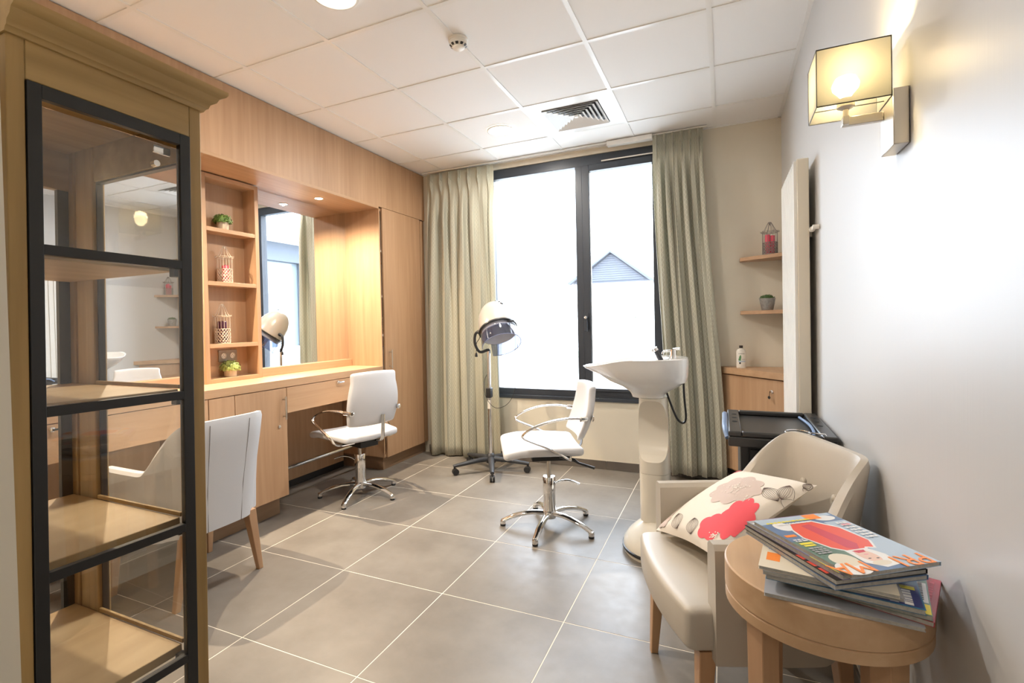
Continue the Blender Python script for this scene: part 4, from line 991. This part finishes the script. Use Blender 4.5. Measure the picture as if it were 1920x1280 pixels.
magazine(.212, 1.342, aA+R(1), .278, .212, .009, 'p_purple', 'purple grey magazine with a yellow corner box, second from the top', [(rect(.70, .0, .96, .25), 'p_yellow'), (rect(.0, .0, .35, .2), 'p_grey'), (rect(.38, .02, .55, .16), 'p_ltblue'), (rect(.55, .03, .66, .15), 'p_pink'), (rect(.78, .35, .99, .97), 'p_red')]+lines(.05, .02, .34, .12, 6, 'p_white', 2)+lines(.72, .02, .94, .12, 4, 'p_orange', 4)+[(rect(.22, .02, .25, .1), 'p_yellow'), (rect(.345, .02, .375, .13), 'p_yellow')])
# top magazine: u runs from A (far left) to D (near), v from spine A-D to B-C
top_art = [(rect(0, 0, 1, 1), 'p_blue'), (rect(.05, .0, .10, .9), 'p_ltblue'), ([(.0, .0), (.06, .0), (.05, .98), (0, .98)], 'p_ltblue'), (rect(.45, .0, .85, .35), 'p_green'), (rect(.60, .62, 1, 1), 'p_ltblue'), (rect(.18, .72, .60, 1), 'p_ltblue'),
    (ell(.17, .20, .09, .10), 'p_white'), (ell(.10, .83, .055, .13), 'p_white'), (ell(.92, .13, .10, .17), 'p_white'), (ell(.80, .18, .10, .13), 'p_cream'),
    ([(.13, .30), (.12, .62), (.30, .78), (.58, .80), (.70, .70), (.68, .62), (.73, .55), (.71, .38), (.62, .26), (.40, .18), (.24, .22)], 'p_white'),
    ([(.145, .32), (.14, .60), (.31, .76), (.57, .78), (.68, .69), (.66, .61), (.71, .54), (.70, .40), (.61, .28), (.40, .20), (.25, .24)], 'p_red'),
    ([(.20, .40), (.18, .52), (.60, .60), (.70, .50), (.64, .42)], 'p_deepred'), ([(.68, .34), (.68, .60), (.80, .66), (.95, .62), (.97, .44), (.88, .32)], 'p_white'),
    (ell(.79, .47, .105, .092, 24), 'p_skin'), ([(.70, .40), (.70, .54), (.735, .52), (.74, .43)], 'p_deepred'), (ell(.83, .435, .006, .018), 'p_black'), (ell(.84, .515, .006, .018), 'p_black'), (ell(.77, .475, .009, .028), 'p_pink'), (ell(.905, .47, .035, .10), 'p_cream'),
    (rect(.0, .62, .10, .80), 'p_orange'), (rect(.33, .03, .37, .16), 'p_orange'), (rect(.485, .04, .515, .19), 'p_yellow'), (rect(.525, .05, .55, .18), 'p_yellow')]
top_art += lines(.075, .08, .115, .64, 1, 'p_yellow', 3)+lines(.125, .16, .165, .62, 1, 'p_white', 4)+lines(.42, .04, .475, .19, 2, 'p_white', 9)+lines(.58, .04, .70, .20, 4, 'p_grey', 6)+lines(.22, .82, .56, .97, 7, 'p_white', 7)+lines(.26, .84, .31, .95, 1, 'p_pink', 5)
tm, tth = magazine(.228, 1.329, aA+R(1), .272, .218, .008, 'p_ltblue', 'top magazine of the pile, blue cover with a figure in a red jumper', top_art)
def text_on(body, parent, loc, rz, size, m, th=.0003):
    cu = bpy.data.curves.new('t', 'FONT'); cu.body = body; cu.size = size; cu.extrude = th; cu.offset = 0
    o = bpy.data.objects.new('tmp', cu); COL.objects.link(o); dg = bpy.context.evaluated_depsgraph_get(); me = bpy.data.meshes.new_from_object(o.evaluated_get(dg)); bpy.data.objects.remove(o)
    me.materials.clear(); me.materials.append(M[m]); t = bpy.data.objects.new('headline', me); COL.objects.link(t); t.parent = parent; t.location = loc; t.rotation_euler = (0, 0, rz); return t
text_on('PRI', tm, (.257*.352, .206*.47, tth+.0014), -pi/2, .058, 'p_orange')
text_on('MA', tm, (.257*.352, -.206*.19, tth+.0014), -pi/2, .058, 'p_orange')

# ================================================================== trolley
TXa, TXb, TYa, TYb, TZ = .008, .385, 2.205, 2.735, .812
r = thing('salon_trolley', 'black plastic salon trolley with moulded tray top behind the taupe armchair', 'trolley', (.2, 2.47, 0))
b = B(); wl = .05
b.box(TXa, TXb, TYa, TYb, TZ-.062, TZ-.022)
for a in ((TXa, TXa+wl, TYa, TYb), (TXb-wl, TXb, TYa, TYb), (TXa+wl, TXb-wl, TYa, TYa+.03), (TXa+wl, TXb-wl, TYb-.03, TYb)): b.box(a[0], a[1], a[2], a[3], TZ-.0218, TZ)
b.build('tray_top', 'black_gloss', r, .006)
for x_ in (TXa+.028, TXb-.028):
    for y_ in (2.42, 2.51, 2.60): B().lathe([(.011, 0), (.011, .001)], (x_, y_, TZ), 14).build('tool_hole', mat('hole', (.001, .001, .001), 1) if 'hole' not in bpy.data.materials else bpy.data.materials['hole'], r)
B().tube(spline([(TXa-.001, 2.24, TZ-.035), (TXa-.012, 2.30, TZ-.005), (TXa-.012, 2.48, TZ+.002), (TXa-.012, 2.64, TZ-.005), (TXa-.001, 2.70, TZ-.035)], 6), .011, 10, flat=((0, 0, 1), .8)).build('side_handle', 'blue_h', r)
B().tube(spline([(TXb-.072, 2.26, TZ-.014), (TXb-.060, 2.36, TZ-.010), (TXb-.058, 2.50, TZ-.010), (TXb-.072, 2.68, TZ-.014)], 6), .006, 10).build('tray_divider', 'blue_h', r)
rg = [(.255+.042*cos(2*pi*k_/28), 2.235+.042*sin(2*pi*k_/28), TZ+.006) for k_ in range(28)]
b = B(); b.tube(rg, .0028, 8, closed=True); b.tube([(.297, 2.235, TZ+.006), (.345, 2.228, TZ+.005), (.350, 2.226, TZ-.004)], .0028, 8); b.build('dryer_ring', 'chrome', r)
bx_ = (TXa+.045, TXb-.03, TYa+.035, TYb-.03)
b = B(); b.box(bx_[0]+.0, bx_[1], bx_[2]+.012, bx_[3], .10, TZ-.0625); b.build('body', 'black', r, .003)
for xx in (bx_[0], bx_[1]-.03): B().box(xx, xx+.03, bx_[2], bx_[2]+.0118, .10, TZ-.064).build('corner_post', 'black', r, .003)
nz = 5; hz = (TZ-.075-.115)/nz
for k_ in range(nz):
    z0 = .115+hz*k_; d = B().box(bx_[0]+.035, bx_[1]-.035, bx_[2]+.004, bx_[2]+.0118, z0+.003, z0+hz-.003).build('drawer', 'black_gloss', r, .002)
    for q_ in range(4): B().box(bx_[0]+.055, bx_[1]-.055, bx_[2]-.001, bx_[2]+.0038, z0+.018+q_*.026, z0+.026+q_*.026).build('drawer_rib', 'black', d, .002)
for xx in (bx_[0]+.03, bx_[1]-.03):
    for yy in (bx_[2]+.04, bx_[3]-.03):
        b = B(); b.lathe([(.024, -.010), (.027, -.008), (.027, .008), (.024, .010)], (xx, yy, .0275), 18, axis=(1, 0, 0)); b.cyl((xx, yy, .04), (xx, yy, .0995), .008, 10); b.build('castor', 'black', r)

# ================================================================== glazed cabinet (foreground left)
gx, gx2 = -1.27, -1.86          # front plane, back plane
GY0, GY1 = .497, .893
gr = thing('display_cabinet', 'tall glazed display cabinet with oak frame and black steel door in the left foreground', 'cabinet', (gx, GY1, 0))
Z1 = 1.862
def gb(name, m, d, bev=.002, parent=None): return box(name, m, d, parent or gr, bev)
# stiles and rails of the oak front
gb('stile', 'oak', (gx-.03, gx, GY0, .5265, .02, Z1)); gb('stile', 'oak', (gx-.03, gx, .862, GY1, .02, Z1))
gb('rail', 'oak_y', (gx-.03, gx, .5267, .8618, 1.772, Z1)); gb('rail', 'oak_y', (gx-.03, gx, .5267, .8618, .02, .108))
for ya, yb_ in ((GY0, GY0+.034), (GY1-.034, GY1)):
    for q_ in range(3): gb('corner_post', 'oak', (gx2+.051*q_, gx2+.047+.051*q_, ya+(.004 if q_ == 1 else 0), yb_-(.004 if q_ == 1 else 0), .02, Z1), .003)
    gb('corner_post_core', 'oak', (gx2+.002, gx2+.147, ya+.008, yb_-.008, .02, Z1-.002), 0)
    gb('corner_post', 'oak', (gx-.052, gx-.0302, ya, yb_, .02, Z1))
    gb('side_rail', 'oak_y', (gx2+.150, gx-.0522, ya+.004, yb_-.004, 1.715, Z1)); gb('side_rail', 'oak_y', (gx2+.150, gx-.0522, ya+.004, yb_-.004, .02, .11))
    ym = (ya+yb_)/2; gb('side_pane', 'glass', (gx2+.148, gx-.050, ym-.002, ym+.002, .108, 1.717), 0)
    fb = B()
    for zz in (.1105, 1.7095): fb.box(gx2+.1502, gx-.0525, ym-.008, ym+.008, zz, zz+.006)
    for xx in (gx2+.1502, gx-.0585): fb.box(xx, xx+.006, ym-.008, ym+.008, .1165, 1.7095)
    fb.build('pane_bead', 'black_metal', gr)
gb('back_rail', 'oak_y', (gx2, gx2+.028, GY0+.0342, GY1-.0342, 1.70, Z1)); gb('back_rail', 'oak_y', (gx2, gx2+.028, GY0+.0342, GY1-.0342, .02, .11))
gb('back_pane', 'glass', (gx2+.012, gx2+.016, GY0+.034, GY1-.034, .11, 1.70), 0)
fb = B(); fb.box(gx2+.006, gx2+.022, GY1-.062, GY1-.0342, .11, 1.70); fb.box(gx2+.006, gx2+.022, GY0+.0342, GY0+.062, .11, 1.70); fb.build('back_frame', 'black_metal', gr)
gb('top_board', 'oak_y', (gx2, gx-.0302, GY0+.0342, GY1-.0342, 1.815, Z1-.002), .001)
gb('bottom_board', 'ply', (gx2+.03, gx-.0525, GY0+.0345, GY1-.0345, .09, .112), .001)
ZB = (1.434, 1.100, .760, .424)      # bars
for z in ZB: gb('shelf', 'ply', (gx2+.030, gx-.054, GY0+.036, GY1-.036, z-.013, z+.011), .002)
for z in ZB:
    lp = B(); lp.box(gx2+.155, gx-.054, GY1-.0358, GY1-.028, z+.0112, z+.022); lp.build('shelf_lip', 'oak_y', gr, .001)
    B().box(gx-.0535, gx-.0305, .838, .8585, z-.028, z-.006).build('shelf_clip', 'darkgrey', gr, .001)
# black steel door
dr = B(); dx0, dx1 = gx-.012, gx+.004
dr.box(dx0, dx1, .5275, .5515, .112, 1.7705); dr.box(dx0, dx1, .8345, .861, .112, 1.7705); dr.box(dx0, dx1, .5515, .8345, 1.742, 1.7705); dr.box(dx0, dx1, .5515, .8345, .112, .136)
door = dr.build('door', 'black_metal', gr, .001)
for z in ZB: box('glazing_bar', 'black_metal', (dx0, dx1, .5515, .8345, z-.011, z+.010), door, .001)
zs = [1.742]+list(ZB)+[.136]
for a, b_ in zip(zs[:-1], zs[1:]): 
    pn = B().box(-.0012, .0012, -.141, .141, b_+.0112, a-.0122).build('pane', 'door_glass', door, world=False); pn.location = (gx-.0055-gr.location.x, .693-gr.location.y, -gr.location.z); pn.rotation_euler = (0, 0, R(-1.7))
hg = B(); hg.box(gx-.036, gx-.0305, .79, .832, 1.715, 1.735); hg.cyl((gx-.05, .80, 1.69), (gx-.034, .80, 1.69), .008, 12); hg.build('door_catch', 'chrome', gr, .001)
# cornice
prof_c = [(0, 0), (.006, 0), (.010, .008), (.014, .010), (.017, .020), (.028, .028), (.033, .040), (.044, .046), (.048, .052), (.048, .060), (0, .060)]
cn = B()
def corn(pts_out):
    for (o, z) in pts_out: pass
path_c = []
loops = []
for (o, z) in prof_c[:-1]:
    loops.append([(gx+o, GY0-.004, Z1+z-.012), (gx+o, GY1+o, Z1+z-.012), (gx2-o, GY1+o, Z1+z-.012), (gx2-o, GY0-.004, Z1+z-.012)])
cn.rings(loops, 0, False); cn.build('cornice', 'oak_y', gr)
# slight lean of the old cabinet
gr.rotation_euler = (R(-.9), 0, 0); gr.location.z = .0005; gr.location.y -= .027

# ================================================================== OUTSIDE
g = struct(box('ground', 'paving', (-60, 60, YW+.32, 80, -.5, -.12)))
r = thing('far_house', 'pale house with grey clad gable seen through the right window pane', 'house', (-5.16, 25, 0))
box('walls', 'render', (-7.4, -3.2, 25.3, 33, -.12, 3.30), r)
gp = [(-7.1, 3.30), (-3.35, 3.30), (-5.16, 4.68)]
zz = 3.30
while zz < 4.62:
    z2 = min(zz+.11, 4.66); hw = lambda z: (-5.16-(4.66-z)/(1.38)*1.84, -5.16+(4.66-z)/1.38*1.70)
    a, b_ = hw(zz), hw(z2); B().extr([(a[0], zz), (a[1], zz), (b_[1], z2-.012), (b_[0], z2-.012)], 'y', 25.2, 25.24+.01).build('cladding_board', 'clad', r)
    zz = z2
B().extr([(-7.2, 3.2), (-3.25, 3.2), (-5.16, 4.72)], 'y', 25.255, 25.29).build('gable_wall', 'clad', r)
for s, e in ((-7.3, -1), (-3.2, 1)):
    B().extr([(-5.16, 4.70), (-5.16, 4.80), (s-.1*e*-1, 3.24), (s, 3.16)] if e < 0 else [(-5.16, 4.80), (-5.16, 4.70), (s, 3.16), (s+.1, 3.24)], 'y', 24.95, 33).build('roof', 'clad', r)
# side wing of the building seen in the mirror
r = thing('building_wing', 'grey glazed building wing outside, seen only in the mirror', 'building', (2.2, 7, -.12))
box('wall_base', 'render', (1.62, 2.0, 4.8, 16, -.12, .9), r); box('eaves', 'render', (1.2, 2.2, 4.8, 16, 2.9, 3.6), r); box('transom', 'facade', (1.6, 1.8, 4.8, 16, 2.55, 2.899), r)
box('glazing', 'dark_glass', (1.72, 1.76, 4.8, 16, .901, 2.549), r)
for k_ in range(9): box('mullion', 'facade', (1.58, 1.70, 5.0+1.25*k_, 5.14+1.25*k_, .901, 2.549), r)
box('pull_bar', 'white_paint', (1.50, 1.54, 6.62, 6.66, .0, 2.3), r, .01)
def tree(x, y, h, rad, lab, seed):
    rnd = random.Random(seed); t = thing('tree', lab, 'tree', (x, y, -.12), group='small trees beyond the window')
    B().cyl((x, y, -.12), (x, y, h*.6), .06, 8, r2=.03).build('trunk', 'bark', t)
    f = B()
    for k in range(500):
        a = rnd.uniform(0, 6.28); cz = rnd.uniform(-1, 1); q = rad*rnd.uniform(.3, 1); s_ = sqrt(1-cz*cz); p_ = Vector((x+cos(a)*s_*q, y+sin(a)*s_*q, h*.7+cz*q*1.2)); l = rad*.10
        v1 = Vector((rnd.uniform(-1, 1), rnd.uniform(-1, 1), rnd.uniform(-1, 1))).normalized()*l; v2 = v1.orthogonal().normalized()*l*.6
        f.add([p_-v1, p_+v2, p_+v1, p_-v2], [(0, 1, 2, 3)])
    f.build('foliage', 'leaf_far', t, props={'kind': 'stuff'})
tree(-7.9, 19, 3.2, .6, 'small pale tree outside, beyond the left window pane', 1)
tree(-3.3, 20, 1.9, .6, 'small tree outside, at the right edge of the window near the curtain', 4)
for k_, x_ in enumerate((-5.2, -4.4, -3.6)):
    rnd = random.Random(k_); b = B()
    for k in range(160):
        a = rnd.uniform(0, 6.28); cz = rnd.uniform(0, 1); s_ = sqrt(1-cz*cz); p_ = Vector((x_+cos(a)*s_*.28, 18+sin(a)*s_*.28, -.12+cz*.4+.03)); v1 = Vector((rnd.uniform(-1, 1), rnd.uniform(-1, 1), rnd.uniform(-1, 1))).normalized()*.06; v2 = v1.orthogonal().normalized()*.04
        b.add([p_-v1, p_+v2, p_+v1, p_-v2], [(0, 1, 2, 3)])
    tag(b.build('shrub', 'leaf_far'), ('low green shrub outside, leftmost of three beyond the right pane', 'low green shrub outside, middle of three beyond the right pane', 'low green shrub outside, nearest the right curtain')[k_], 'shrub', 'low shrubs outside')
